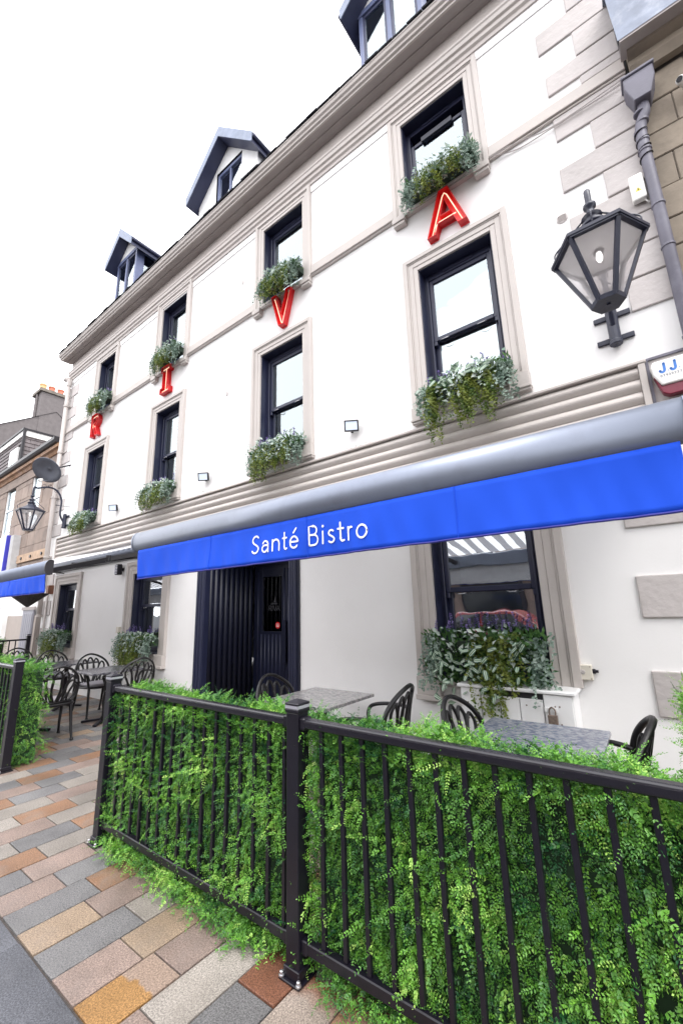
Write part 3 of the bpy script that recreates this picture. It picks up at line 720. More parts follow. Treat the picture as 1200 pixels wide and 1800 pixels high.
rf = MB()
for i in range(62):      # slates along the eave edge
    x = XL - 0.13 + i * 0.205
    if x + 0.2 > XR: break
    dy = random.uniform(-0.012, 0.012)
    rf.obox((x + 0.1, 3.475 + dy, 8.423 + random.uniform(0, 0.008)), (x + 0.1, 3.80, 8.80), 0.197, 0.016)
tag(rf.build('eave_slates', SLATE, bld), kind='stuff')
rr = MB(); rr.add([(XL - 0.1, 3.52, 8.435), (XR, 3.52, 8.435), (XR, 6.85, 12.3), (XL - 0.1, 6.85, 12.3), (XL - 0.1, 9.9, 8.43), (XR, 9.9, 8.43)], [(0, 1, 2, 3), (3, 2, 5, 4), (0, 3, 4), (1, 5, 2)])
rr.build('roof', SLATE, bld)
vd = MB(); vd.lathe([(0.045, 0), (0.045, -0.008), (0.03, -0.02), (0.012, -0.022)], (-1.92, W - 0.03, 8.05), 16, 'y'); vd.build('vent_cap', TRIM, bld, smooth=False)

# dormers
def dormer(cx, half, ze, za, yb, yf, wide):
    fh = half - (0.10 if not wide else 0.17)
    zb = 8.5
    D = MB()
    top = za - 0.13
    # body: front face gable polygon and cheeks
    slope = (za - ze) / half
    zc = top - slope * fh
    o = None
    if wide:
        o = MB().prism([(cx - fh, zc - 0.0), (cx + fh, zc), (cx, top)], yf, yf + 2.4).build('dormer', WPAINT, bld)
        zt = zc + 0.02
        fr = MB()
        for x0, x1 in ((cx - fh, cx - fh + 0.07), (cx + fh - 0.07, cx + fh), (cx - 0.035, cx + 0.035)): fr.box(x0, x1, yf, yf + 0.07, zb, zc - 0.001)
        fr.box(cx - fh, cx + fh, yf - 0.012, yf + 0.05, zc - 0.10, zc + 0.0); fr.box(cx - fh + .07, cx + fh - .07, yf, yf + 0.06, zb + 0.55, zb + 0.62)
        fr.box(cx - fh - .02, cx + fh + .02, yf - 0.05, yf + 0.05, zb + 0.50, zb + 0.5495)
        for s in (-1, 1):
            xx = cx + s * fh
            fr.box(xx, xx - s * 0.06, yf + 0.071, yf + 1.2, zc - 0.10, zc - 0.001); fr.box(xx, xx - s * 0.06, yf + 0.75, yf + 0.85, zb, zc - 0.1); fr.box(xx, xx - s * 0.06, yf + 0.07, yf + 0.2, zb, zc - 0.1)
            MB().box(xx - s * 0.03, xx - s * 0.036, yf + 0.2, yf + 0.75, zb, zc - 0.1).build('pane', GLASS_UP, o)
            MB().box(xx - s * 0.003, xx - s * 0.05, yf + 0.85, yf + 2.3, zb, zc - 0.1).build('cheek', WPAINT, o)
        fr.build('frame', mat('dormer_blue_paint', (0.11, 0.135, 0.25), 0.45), o, bevel=0.004)
        for x0, x1 in ((cx - fh + 0.07, cx - 0.035), (cx + 0.035, cx + fh - 0.07)):
            s_ = MB(); s_.box(x0, x0 + 0.04, yf + 0.015, yf + 0.05, zb + .62, zc - .1); s_.box(x1 - 0.04, x1, yf + 0.015, yf + 0.05, zb + .62, zc - .1); s_.box(x0 + .04, x1 - .04, yf + .015, yf + .05, zc - .16, zc - .1); s_.box(x0 + .04, x1 - .04, yf + .015, yf + .05, zb + .62, zb + .67)
            s_.build('sash', BARGE, o)
            MB().box(x0 + .035, x1 - .035, yf + 0.03, yf + 0.036, zb + 0.66, zc - 0.15).build('pane', GLASS_UP, o)
        MB().box(cx - fh + .07, cx + fh - .07, yf + 0.9, yf + 0.95, zb, zc - .02).build('room_interior', ROOM, o)
    else:
        x0, x1, z0, z1 = cx - 0.345, cx + 0.475, 9.75, 10.65
        h_ = MB()
        P = [(cx - fh, zb), (x0, zb), (x0, zc), (cx - fh, zc)]
        h_.quad((cx - fh, yf, zb), (x0, yf, zb), (x0, yf, zc), (cx - fh, yf, zc)); h_.quad((x1, yf, zb), (cx + fh, yf, zb), (cx + fh, yf, zc), (x1, yf, zc))
        h_.quad((x0, yf, zb), (x1, yf, zb), (x1, yf, z0), (x0, yf, z0))
        h_.add([(cx - fh, yf, zc), (x0, yf, zc), (x0, yf, z1), (x1, yf, z1), (x1, yf, zc), (cx + fh, yf, zc), (cx, yf, top)], [(0, 1, 2, 6), (2, 3, 6), (3, 4, 5, 6)])
        for s in (-1, 1): h_.quad((cx + s * fh, yf, zb), (cx + s * fh, yf + 2.4, zb), (cx + s * fh, yf + 2.4, zc), (cx + s * fh, yf, zc))
        o = h_.build('dormer', WPAINT, bld)
        fr = MB()
        fr.box(x0, x0 + 0.06, yf + .03, yf + .10, z0, z1); fr.box(x1 - .06, x1, yf + .03, yf + .10, z0, z1); fr.box(x0 + .06, x1 - .06, yf + .03, yf + .10, z1 - .08, z1); fr.box(x0 + .06, x1 - .06, yf + .03, yf + .10, z0, z0 + .06); fr.box((x0 + x1) / 2 - .025, (x0 + x1) / 2 + .025, yf + .04, yf + .10, z0 + .06, z1 - .08)
        fr.box(x0 - .03, x1 + .03, yf - 0.05, yf + 0.03, z0 - .05, z0 - 0.001)
        fr.build('frame', MATS.get('dormer_blue_paint') or mat('dormer_blue_paint', (0.11, 0.135, 0.25), 0.45), o, bevel=.004)
        for a, b in ((x0 + .06, (x0 + x1) / 2 - .025), ((x0 + x1) / 2 + .025, x1 - .06)):
            MB().box(a - .003, b + .003, yf + .06, yf + .066, z0 + .055, z1 - .075).build('pane', GLASS_LOW, o)
        MB().box(x0 - .1, x1 + .1, yf + .5, yf + .55, z0 - .1, z1 + .1).build('room_interior', ROOM, o)
    # roof slabs with deep overhang, dark underside and lead-capped verge
    th = 0.20
    for s in (-1, 1):
        a = (cx, za); b = (cx + s * half, ze)
        U = MB().prism([(a[0], a[1] - 0.001), (b[0], b[1]), (b[0], b[1] - th), (a[0], a[1] - th * 1.25)], yb + 0.003, yf + 2.6)
        U.build('roof_slope', BARGE, o)
        n = V(-s * -(za - ze), half); n = V(s * (za - ze), half); n /= np.linalg.norm(n)
        t2 = 0.02
        C = MB().prism([(a[0], a[1] + t2), (b[0] + n[0] * t2 + s * .01, b[1] + n[1] * t2), (b[0] + s * 0.012, b[1] - th * 0.96), (b[0], b[1] - th * 1.0), (a[0], a[1] - th * 1.2)], yb - 0.012, yb + 0.002)
        C.build('verge_cap', LEAD, o)
        T = MB().prism([(a[0], a[1] + t2), (b[0] + n[0] * t2 + s * .01, b[1] + n[1] * t2), (b[0] + n[0] * .002, b[1] + n[1] * .002), (a[0], a[1] + 0.001)], yb + 0.004, yf + 2.6)
        T.build('roof_cover', SLATE, o)
        G = MB().tube([(b[0] + s * 0.03, yb + 0.01, b[1] - 0.06), (b[0] + s * 0.03, yf + 2.2, b[1] - 0.06)], 0.04, 8)
        G.build('eave_gutter', BARGE, o, smooth=True)
    return o
dormer(-9.87, 0.69, 10.68, 11.38, 3.83, 4.07, True)
dormer(-5.90, 1.055, 10.30, 11.39, 3.95, 4.20, False)
dormer(-1.93, 0.69, 10.68, 11.38, 3.83, 4.07, True)

# ribbed fascia above the shopfront
fm = MB()
zt = 3.315
for i in range(5):
    z1 = zt - i * 0.106; z0 = z1 - 0.106
    prof = [(W, z1)] + [(W - 0.012 - 0.034 * math.sin(math.pi * k / 8), z1 - 0.002 - (0.102) * k / 8) for k in range(9)] + [(W, z0)]
    o = MB().sweep_x(prof, -11.46, 0.10).build('fascia_board', TRIM, bld, smooth=False)
MB().box(-11.5, 0.16, W - 0.06, W, 3.317, 3.345).build('fascia_cap', TRIM, bld, bevel=.006)
MB().box(0.103, 0.15, W - 0.055, W, 2.76, 3.316).build('fascia_end', TRIM, bld, bevel=.004)
MB().box(-11.50, -11.462, W - 0.055, W, 2.76, 3.316).build('fascia_end', TRIM, bld, bevel=.004)
pb = MB().box(0.165, 0.60, W - 0.02, W, 2.86, 3.33); pb.build('side_panel', QUOIN, bld)
pb = MB().box(0.152, 0.172, W - 0.035, W - 0.001, 2.84, 3.35); pb.box(0.172, 0.62, W - 0.035, W - 0.001, 3.331, 3.35); pb.box(0.172, 0.62, W - 0.035, W - 0.001, 2.84, 2.858); pb.build('panel_edging', PIPE, bld)

# entrance recess
ent = MB()
d0, d1, dz = DOORW; yb = 4.80
ent.quad((d0 + .2, yb + .001, 0), (d1, yb + .001, 0), (d1, yb + .001, dz), (d0 + .2, yb + .001, dz)); ent.quad((d1 - .1, W, 0), (d1 - .1, yb, 0), (d1 - .1, yb, dz), (d1 - .1, W, dz)); ent.quad((d0, W, dz - .002), (d1, W, dz - .002), (d1, yb, dz - .002), (d0, yb, dz - .002)); ent.quad((d0 + .14, W, 0), (d0 + .14, yb, 0), (d0 + .14, yb, dz), (d0 + .14, W, dz))
en = ent.build('entrance', DOORNAVY, bld)
for x0, x1 in ((d0, d0 + 0.215), (d1 - 0.14, d1 - 0.012)):
    j = MB().box(x0, x1, W - 0.03, W + 0.06, 0, dz)
    wj = x1 - x0
    for q in (0.2, 0.5, 0.8): j.lathe([(0.02, 0), (0.02, dz)], (x0 + wj * q, W - 0.03, 0), 8)
    j.build('door_jamb', NAVY, en, bevel=.003)
MB().box(d1 - .010, d1 + .022, W - .02, W + .02, 0, dz).build('door_trim', DOORNAVY, en)
for i in range(9):
    y = W + 0.115 + i * 0.098
    MB().lathe([(0.052, 0), (0.052, dz)], (d0 + 0.15, y, 0), 10).build('fluted_panel', DOORNAVY, en, smooth=True)
dx0, dx1 = -5.36, -4.34
dr = MB()
P0, P1 = (-5.23, -4.80), (1.18, 2.04)
dr.box(dx0, P0[0], yb - .045, yb, 0.02, 2.2); dr.box(P0[1], dx1, yb - .045, yb, 0.02, 2.2); dr.box(P0[0], P0[1], yb - .045, yb, 0.02, P1[0]); dr.box(P0[0], P0[1], yb - .045, yb, P1[1], 2.2)
dr.build('door_leaf', DOORNAVY, en, bevel=.003)
for i in range(12):
    x = dx0 + 0.03 + i * 0.085
    if P0[0] - .05 < x < P0[1] + .0:
        MB().lathe([(0.013, 0.05), (0.013, P1[0] - 0.04)], (x, yb - .046, 0), 6).build('door_rib', NAVY, en, smooth=True)
    elif x < dx1 - .06:
        MB().lathe([(0.013, 0.05), (0.013, 2.15)], (x, yb - .046, 0), 6).build('door_rib', NAVY, en, smooth=True)
MB().box(P0[0], P0[1], yb - .025, yb - .019, P1[0], P1[1]).build('door_pane', GLASS_DOOR, en)
hw = MB()
for i in range(4): hw.box(P0[0] + .08 + i * .09, P0[0] + .12 + i * .09, yb - .006, yb - .001, P1[0], P1[1])
hw.build('hall_curtain', mat('dark_red_curtain', (0.05, 0.013, 0.012), 0.8), en)
MB().box(-4.72, -4.66, yb - .10, yb - .075, 0.73, 1.36).box(-4.70, -4.68, yb - .075, yb - .04, .8, .83).box(-4.70, -4.68, yb - .075, yb - .04, 1.26, 1.29).build('door_handle', DOORNAVY, en, bevel=.004)
MB().lathe([(0.05, 0), (0.05, -0.003)], (-4.90, yb - .026, 1.275), 20, 'y').build('round_sticker', mat('sticker_red', (0.65, 0.015, 0.02), 0.5), en)
st = MB()
for z in (1.255, 1.275, 1.295): st.box(-4.93, -4.87, yb - .031, yb - .0295, z - .004, z + .004)
st.build('sticker_print', LETTER, en)

# stroke lettering -----------------------------------------------------------
def arc(cx, cy, rx, ry, a0, a1, n=12): return [(cx + rx * math.cos(R(a0 + (a1 - a0) * k / n)), cy + ry * math.sin(R(a0 + (a1 - a0) * k / n))) for k in range(n + 1)]
GLY = {  # unit boxes: x 0..1 (advance box), y in cap heights
 'S': [arc(.52, .745, .42, .255, 35, 180, 10) + [(.14, .66), (.28, .57), (.62, .46), (.84, .37)] + arc(.5, .26, .44, .26, 0, -150, 12)],
 'a': [arc(.5, .40, .40, .22, 155, 90, 5) + arc(.50, .40, .44, .22, 80, 0, 6) + [(.94, 0)], [(.94, .36)] + arc(.46, .19, .42, .19, 75, 285, 14) + [(.94, .17)]],
 'n': [[(.07, .62), (.07, 0)], [(.07, .36)] + arc(.5, .36, .43, .26, 165, 0, 10) + [(.93, 0)]],
 't': [[(.40, .92), (.40, .17)] + arc(.66, .17, .26, .17, 180, 280, 6) + [(.97, .03)], [(0, .62), (.92, .62)]],
 'e': [[(.06, .33), (.94, .33)] + arc(.5, .31, .45, .31, 5, 320, 18)],
 'B': [[(.06, 0), (.06, 1), (.45, 1)] + arc(.45, .77, .40, .23, 90, -90, 10) + [(.06, .54)], [(.45, .54)] + arc(.50, .27, .45, .27, 90, -90, 10) + [(.06, 0)]],
 'i': [[(.5, .62), (.5, 0)]],
 's': [arc(.52, .47, .40, .15, 40, 180, 8) + [(.2, .40), (.5, .325), (.8, .25)] + arc(.48, .155, .45, .155, 10, -145, 9)],
 'r': [[(.1, .62), (.1, 0)], [(.1, .36)] + arc(.62, .36, .52, .25, 165, 70, 7)],
 'o': [arc(.5, .31, .46, .31, 0, 360, 24)],
 'J': [[(.78, 1), (.78, .30)] + arc(.42, .28, .36, .28, 0, -165, 10)],
 '.': [[(.4, .05), (.6, .05)]],
 '0': [arc(.5, .5, .42, .5, 0, 360, 18)], '7': [[(0, 1), (.9, 1), (.35, 0)]], '9': [arc(.5, .7, .4, .3, 0, 360, 14), [(.9, .7), (.85, .35), (.5, 0)]],
 '3': [arc(.45, .75, .42, .25, 150, -90, 9) + arc(.45, .25, .46, .25, 90, -150, 9)], '2': [arc(.48, .72, .42, .28, 160, -20, 9) + [(.05, 0), (.95, 0)]], '1': [[(.2, .8), (.55, 1), (.55, 0)]],
 'R': [[(.08, 0), (.08, 1), (.5, 1)] + arc(.5, .76, .38, .24, 90, -90, 9) + [(.08, .52)], [(.5, .52), (.92, 0)]], 'I': [[(.5, 0), (.5, 1)]], 'V': [[(0, 1), (.5, 0), (1, 1)]], 'A': [[(0, 0), (.5, 1), (1, 0)], [(.2, .36), (.8, .36)]]}
def stroke_text(mb, strokes, fx, fz, y, hw, n_cap=6):
    """flat ribbons of half width hw with round ends; y is a function of (x, z)"""
    for s in strokes:
        pts = [V(fx(a), fz(b)) for a, b in s]
        for p in (pts[0], pts[-1]):
            k = 10; mb.add([(p[0], y(p[0], p[1]), p[1])] + [(p[0] + hw * math.cos(2 * math.pi * i / k), y(p[0], p[1]), p[1] + hw * math.sin(2 * math.pi * i / k)) for i in range(k)], [(0, 1 + (i + 1) % k, 1 + i) for i in range(k)])
        Ls, Rs = [], []
        for i, p in enumerate(pts):
            a = pts[max(i - 1, 0)]; b = pts[min(i + 1, len(pts) - 1)]
            d = b - a; d /= (np.linalg.norm(d) + 1e-9); nn = V(-d[1], d[0]); m = 1.0
            if 0 < i < len(pts) - 1:
                d1 = p - a; d1 /= np.linalg.norm(d1) + 1e-9; c = abs(d1 @ d); m = 1 / max(c, 0.6)
            Ls.append(p + nn * hw * m); Rs.append(p - nn * hw * m)
        P = [(q[0], y(q[0], q[1]), q[1]) for q in Ls] + [(q[0], y(q[0], q[1]), q[1]) for q in Rs]; n = len(pts)
        mb.add(P, [(i, n + i, n + i + 1, i + 1) for i in range(n - 1)])
gx = MB()
for ch, x0, x1 in (('R', -5.10, -5.035), ('I', -5.03, -5.01), ('V', -4.995, -4.93), ('A', -4.925, -4.855)):
    stroke_text(gx, GLY[ch], lambda a, x0=x0, x1=x1: x0 + a * (x1 - x0), lambda b: 1.50 + b * .075, lambda x, z: yb - .029, .005)
gx.add([(-4.985, yb - .029, 1.63), (-4.945, yb - .029, 1.63), (-4.955, yb - .029, 1.73)], [(0, 1, 2)]); gx.box(-5.06, -4.90, yb - .030, yb - .0285, 1.60, 1.608); gx.box(-5.04, -4.92, yb - .030, yb - .0285, 1.615, 1.62)
gx.build('door_lettering', mat('etched_grey', (0.06, 0.06, 0.07), 0.6), en)

# ================================================================== RIVA channel letters
def offset_poly(poly, d):
    n = len(poly); out = []
    for i in range(n):
        p0, p1, p2 = V(*poly[i - 1]), V(*poly[i]), V(*poly[(i + 1) % n])
        a = p1 - p0; a /= np.linalg.norm(a); b = p2 - p1; b /= np.linalg.norm(b)
        na, nb = V(-a[1], a[0]), V(-b[1], b[0]); m = na + nb; m /= (np.linalg.norm(m) + 1e-9)
        out.append(tuple(p1 + m * d / max(m @ na, 0.35)))
    return out
def fill_poly(loops, y, name, m, parent):
    cu = bpy.data.curves.new(name, 'CURVE'); cu.dimensions = '2D'; cu.fill_mode = 'BOTH'
    for lp in loops:
        s = cu.splines.new('POLY'); s.points.add(len(lp) - 1); s.use_cyclic_u = True
        for p, q in zip(s.points, lp): p.co = (q[0], q[1], 0, 1)
    cu.extrude = 0.005
    o = bpy.data.objects.new(name, cu); COL.objects.link(o)
    dg = bpy.context.evaluated_depsgraph_get(); me = bpy.data.meshes.new_from_object(o.evaluated_get(dg))
    COL.objects.unlink(o); bpy.data.objects.remove(o)
    me.transform(Matrix.Rotation(R(90), 4, 'X')); me.transform(Matrix.Translation((0, y, 0)))
    me.name = name; me.materials.clear(); me.materials.append(m)
    return link(bpy.data.objects.new(name, me), parent)
def ccw(p): return p if sum(p[i - 1][0] * p[i][1] - p[i][0] * p[i - 1][1] for i in range(len(p))) > 0 else p[::-1]
def letter(ch, cx, z0, hgt, wid, loops, neon, place):
    root = thing('sign_letter', f'red channel letter {ch} with lit neon tube {place}', 'sign letter', (cx, W, z0), group='red letters spelling across the facade')
    dep = 0.095
    F = lambda q: (wid * (q[0] - .5), q[1] * hgt)
    LP = [[F(q) for q in lp] for lp in loops]
    LP = [ccw(LP[0])] + [ccw(q)[::-1] for q in LP[1:]]
    fill_poly(LP, -0.030, 'letter_face', REDIN, root)
    rim = MB()
    for lp in LP:
        inn = offset_poly(lp, 0.007); n = len(lp)
        for i in range(n):
            j = (i + 1) % n
            a, b, c, d = lp[i], lp[j], inn[j], inn[i]
            rim.add([(a[0], -dep, a[1]), (b[0], -dep, b[1]), (c[0], -dep, c[1]), (d[0], -dep, d[1]), (a[0], 0, a[1]), (b[0], 0, b[1]), (c[0], 0, c[1]), (d[0], 0, d[1])], [(0, 3, 2, 1), (0, 1, 5, 4), (2, 3, 7, 6)])
    rim.build('letter_rim', RED, root)
    nt_ = MB()
    for s in neon: nt_.tube([(F(q)[0], -0.062, F(q)[1]) for q in s], 0.0062, 8)
    nt_.build('neon_tube', NEON, root, smooth=True)
    return root
letter('A', -1.28, 5.53, 0.55, 0.46, [[(0, 0), (.22, 0), (.31, .22), (.69, .22), (.78, 0), (1, 0), (.62, 1), (.38, 1)], [(.38, .38), (.62, .38), (.5, .72)]],
       [[(.11, .05), (.44, .86), (.5, .93), (.56, .86), (.88, .06)], [(.20, .12), (.24, .26), (.32, .30), (.74, .30)]], 'under the top right window')
letter('V', -3.84, 5.555, 0.56, 0.42, [[(0, 1), (.26, 1), (.5, .36), (.74, 1), (1, 1), (.62, 0), (.38, 0)]], [[(.13, .93), (.46, .12), (.5, .08), (.54, .12), (.87, .93)]], 'above the second tall window from the right')
letter('I', -6.96, 5.585, 0.57, 0.30, [[(0, 0), (1, 0), (1, .2), (.76, .2), (.76, .8), (1, .8), (1, 1), (0, 1), (0, .8), (.24, .8), (.24, .2), (0, .2)]], [[(.12, .1), (.88, .1)], [(.5, .1), (.5, .9)], [(.12, .9), (.88, .9)]], 'with slab serifs, second from left')
letter('R', -9.93, 5.54, 0.56, 0.38, [[(0, 0), (.26, 0), (.26, .36), (.42, .36), (.68, 0), (1, 0), (.68, .42), (.92, .54), (1, .7), (.92, .88), (.68, 1), (0, 1)], [(.28, .58), (.6, .58), (.70, .69), (.6, .8), (.28, .8)]],
       [[(.13, .06), (.13, .9), (.62, .9), (.82, .8), (.85, .68), (.72, .52), (.5, .47), (.3, .47)], [(.48, .47), (.82, .05)]], 'nearest the left corner')

# ================================================================== window box planting
STR = [sprig_template(5, 0.05, 0.021, 1.0, 0.2)]
def bigleaf_mesh(name):
    mb = MB()
    Lf = 1.0; prof = [(0, 0.0), (.2, .20), (.45, .27), (.72, .19), (1.0, 0.0)]
    P = []
    for x, w in prof: P += [(x, -w, 0.06 * w * 4 - .22 * x * x), (x, 0, -0.22 * x * x), (x, w, 0.06 * w * 4 - .22 * x * x)]
    F = []
    for i in range(4): F += [(3 * i, 3 * i + 3, 3 * i + 4, 3 * i + 1), (3 * i + 1, 3 * i + 4, 3 * i + 5, 3 * i + 2)]
    mb.add(P, F); me = mb.mesh(name); me.materials.append(ZEBRA); me.polygons.foreach_set('use_smooth', [True] * len(me.polygons))
    return me
LEAFM = bigleaf_mesh('leaf')

def strand(o, length, out, leaf, step, sway=0.03):
    """points along a drooping strand -> leaf P, D"""
    n = max(4, int(length / step)); P, D = [], []
    x, y, z = o; ph = rng.uniform(0, 6)
    for i in range(n):
        t = i / n
        q = V(x + sway * math.sin(ph + 4 * t), y - out * (1 - math.exp(-4 * t)), z - length * t + out * 0.5 * math.sin(math.pi * min(1, t * 2.5)) * 0.6)
        for s in range(2):
            P.append(q + rng.normal(0, 0.006, 3)); D.append(V(rng.normal(0, 1), rng.normal(-0.45, .6), rng.normal(-0.35, .5)))
    return np.array(P), np.array(D)

def planting(label, cx, hw, zt, drop, style, big=False, lav=10, group='window boxes on the facade', dens=1.0):
    root = thing('window_box', label, 'planter', (cx, W - 0.10, zt), group=group)
    z0 = 0.0
    MB().box(-hw * .9, hw * .9, -0.05, 0.09, -0.15, -0.045).build('trough', mat('trough_green', (0.03, 0.05, 0.035), 0.8), root)
    def cloud(name, m, starts, leaf, step, out, width, tint, sway=.03):
        Ps, Ds = [], []
        for (x, l) in starts:
            p, d = strand((x, rng.uniform(-.08, .03), rng.uniform(-.05, .03)), l, out * rng.uniform(.5, 1.2), leaf, step, sway)
            Ps.append(p); Ds.append(d)
        P = np.concatenate(Ps); D = np.concatenate(Ds); n = len(P)
        N = V(0, -1, .5) + rng.normal(0, .5, (n, 3))
        return leaf_cloud(name, m, root, P, D, N, leaf * rng.uniform(.7, 1.2, n), tint[0] + tint[1] * (0.5 + .5 * np.sin(P[:, 0] * 40 + P[:, 2] * 23)) + rng.normal(0, .15, n), width)
    U = lambda a, b: rng.uniform(a, b)
    k = dens
    # hanging yellow-green clumps
    cl = {'a': [(-.62, .52), (.02, .46), (.12, .40), (.55, .46)], 'v': [(-.6, .50), (-.25, .46), (.15, .42), (.5, .38)], 'u': [(-.4, .36), (.05, .34), (.5, .30)], 'g': [(.05, .62), (.18, .56), (.42, .36)], 's': [(-.55, .42), (.1, .40), (.5, .36)], 'm': [(-.4, .5), (.3, .45), (0, .4)]}[style]
    S = []
    for c, l in cl:
        for _ in range(int((24 if style != 'g' else 14) * k)): S.append((c * hw + rng.normal(0, .040 if style in 'av' else .055), l * drop / .5 * U(.62, 1.12)))
    cloud('trailing_foliage', TRAIL, S, 0.028 if not big else .030, .018, .14, .62, (0.15, .75))
    # silvery eucalyptus at the ends
    S = [(sx * hw * U(.72, 1.02), drop * U(.3, .85)) for sx in (-1, 1) for _ in range(int((15 if style != 'g' else 9) * k))]
    if style in 'usv': S += [(hw * U(-.95, .95), drop * U(.2, .55)) for _ in range(int((40 if style == 'u' else 18) * k))]
    cloud('silver_foliage', SILVERL, S, 0.033, .020, .12, .7, (0.2, .6))
    # short upright green filler
    n = int((330 if style != 'g' else 800) * k)
    P = np.stack([rng.uniform(-hw * .95, hw * .95, n), rng.uniform(-.12, .06, n), rng.uniform(-.13 if style != 'g' else -.42, .03, n)], 1)
    D = np.stack([rng.normal(0, .5, n), rng.normal(-.3, .4, n), rng.uniform(0.0, 1, n)], 1)
    leaf_cloud('green_foliage', GREENL, root, P, D, V(0, -1, .4) + rng.normal(0, .4, (n, 3)), rng.uniform(.04, .08, n), rng.uniform(0, 1, n), .38)
    # pale variegated leaves
    if big:
        nv = big
        spots = [(-.72, .1), (-.62, .2), (-.5, .15), (-.2, .12), (-.05, .2), (.15, .1), (.25, .3), (.6, .05)] if style == 'g' else [(-.35, .05), (-.15, .1), (.05, .0), (.35, .0), (.55, .05), (.7, .05)]
        for i in range(nv):
            c, dz = spots[i % len(spots)]
            o = bpy.data.objects.new('leaf', LEAFM); link(o, root)
            zz = -(dz + abs(rng.normal(0, .16 if style == 'g' else .07))) * (1 if style == 'g' else .6)
            o.location = (c * hw + rng.normal(0, .05), (-.13 if style == 'g' else -.12) - U(0, .07), max(zz, -drop) + .03)
            dr = V(rng.normal(0, .8), rng.normal(-.35, .3), rng.normal(-.35, .55)); dr /= np.linalg.norm(dr)
            nn = V(rng.normal(0, .35), -1, .45 + rng.normal(0, .3)); yy = np.cross(nn, dr); yy /= np.linalg.norm(yy); nn = np.cross(dr, yy)
            s = U(.055, .085) if style == 'g' else U(.06, .095)
            M = Matrix([[dr[i] * s, yy[i] * s, nn[i] * s, o.location[i]] for i in range(3)] + [[0, 0, 0, 1]])
            o.matrix_local = M
    n = int((420 if not big else 170 if style == 'a' else 90) * k)
    P = np.stack([np.clip(rng.normal(0, hw * .42, n), -hw * .95, hw * .95), rng.uniform(-.17, -.03, n), rng.uniform(-.24, .08, n)], 1)
    D = np.stack([rng.normal(0, 1, n), rng.normal(-.4, .4, n), rng.normal(-.3, .6, n)], 1)
    leaf_cloud('variegated_foliage', VARIM, root, P, D, V(0, -1, .4) + rng.normal(0, .4, (n, 3)), rng.uniform(.035, .075, n), rng.uniform(0, 1, n), .5)
    # lavender
    for i in range(lav):
        st, Pf, Df = MB(), [], []
        x = hw * U(-.92, .92) if style != 'g' else hw * (-.85 + 1.7 * (i + U(0, .6)) / lav); h = U(.09, .19)
        a = (x, U(-.02, .05), -.02); b = (x + rng.normal(0, .025), a[1] + rng.normal(-.01, .02), h)
        st.tube([a, b], .0022, 4)
        for t in np.linspace(.45, 1.02, 9):
            q = V(*a) * (1 - t) + V(*b) * t
            for _ in range(4): Pf.append(q); Df.append((rng.normal(0, 1), rng.normal(0, 1), .6))
        so = st.build('lavender', GREENL, root)
        n = len(Pf)
        leaf_cloud('bloom', LAVM, so, np.array(Pf), np.array(Df), rng.normal(0, 1, (n, 3)), rng.uniform(.012, .021, n), rng.uniform(0, 1, n), .75)
    return root
planting('large window box of variegated and trailing leaves over the white cupboard', -1.32, .53, 1.235, .62, 'g', big=110, lav=15, dens=1.6)
planting('lavender window box hanging below the big first floor window beside the lantern', -1.25, .47, 3.70, .56, 'a', big=46, lav=15, dens=1.0)
planting('trailing window box on the first floor sill under the V', -3.86, .48, 3.68, .48, 'v', lav=16)
planting('bushy window box on the first floor sill under the slab serif I', -6.83, .46, 3.68, .46, 's', lav=14, dens=1.1)
planting('small lavender window box on the first floor sill under the R', -9.80, .46, 3.62, .46, 's', lav=12, dens=1.1)
planting('silver and green window box resting over the letter A', -1.28, .43, 6.32, .52, 'u', lav=3)
planting('window box spilling onto the top of the letter V', -3.80, .40, 6.38, .58, 'u', lav=5)
planting('window box directly above the letter I', -6.83, .40, 6.40, .56, 'u', lav=5)
planting('window box directly above the letter R', -9.62, .41, 6.40, .58, 'u', lav=8)
planting('lavender window box beside the entrance behind the black chairs', -7.15, .55, 1.14, .52, 'm', lav=15, dens=1.5)
planting('shaded window box in the ground floor window nearest the alley', -10.55, .60, 1.16, .50, 'm', lav=15, dens=1.5)

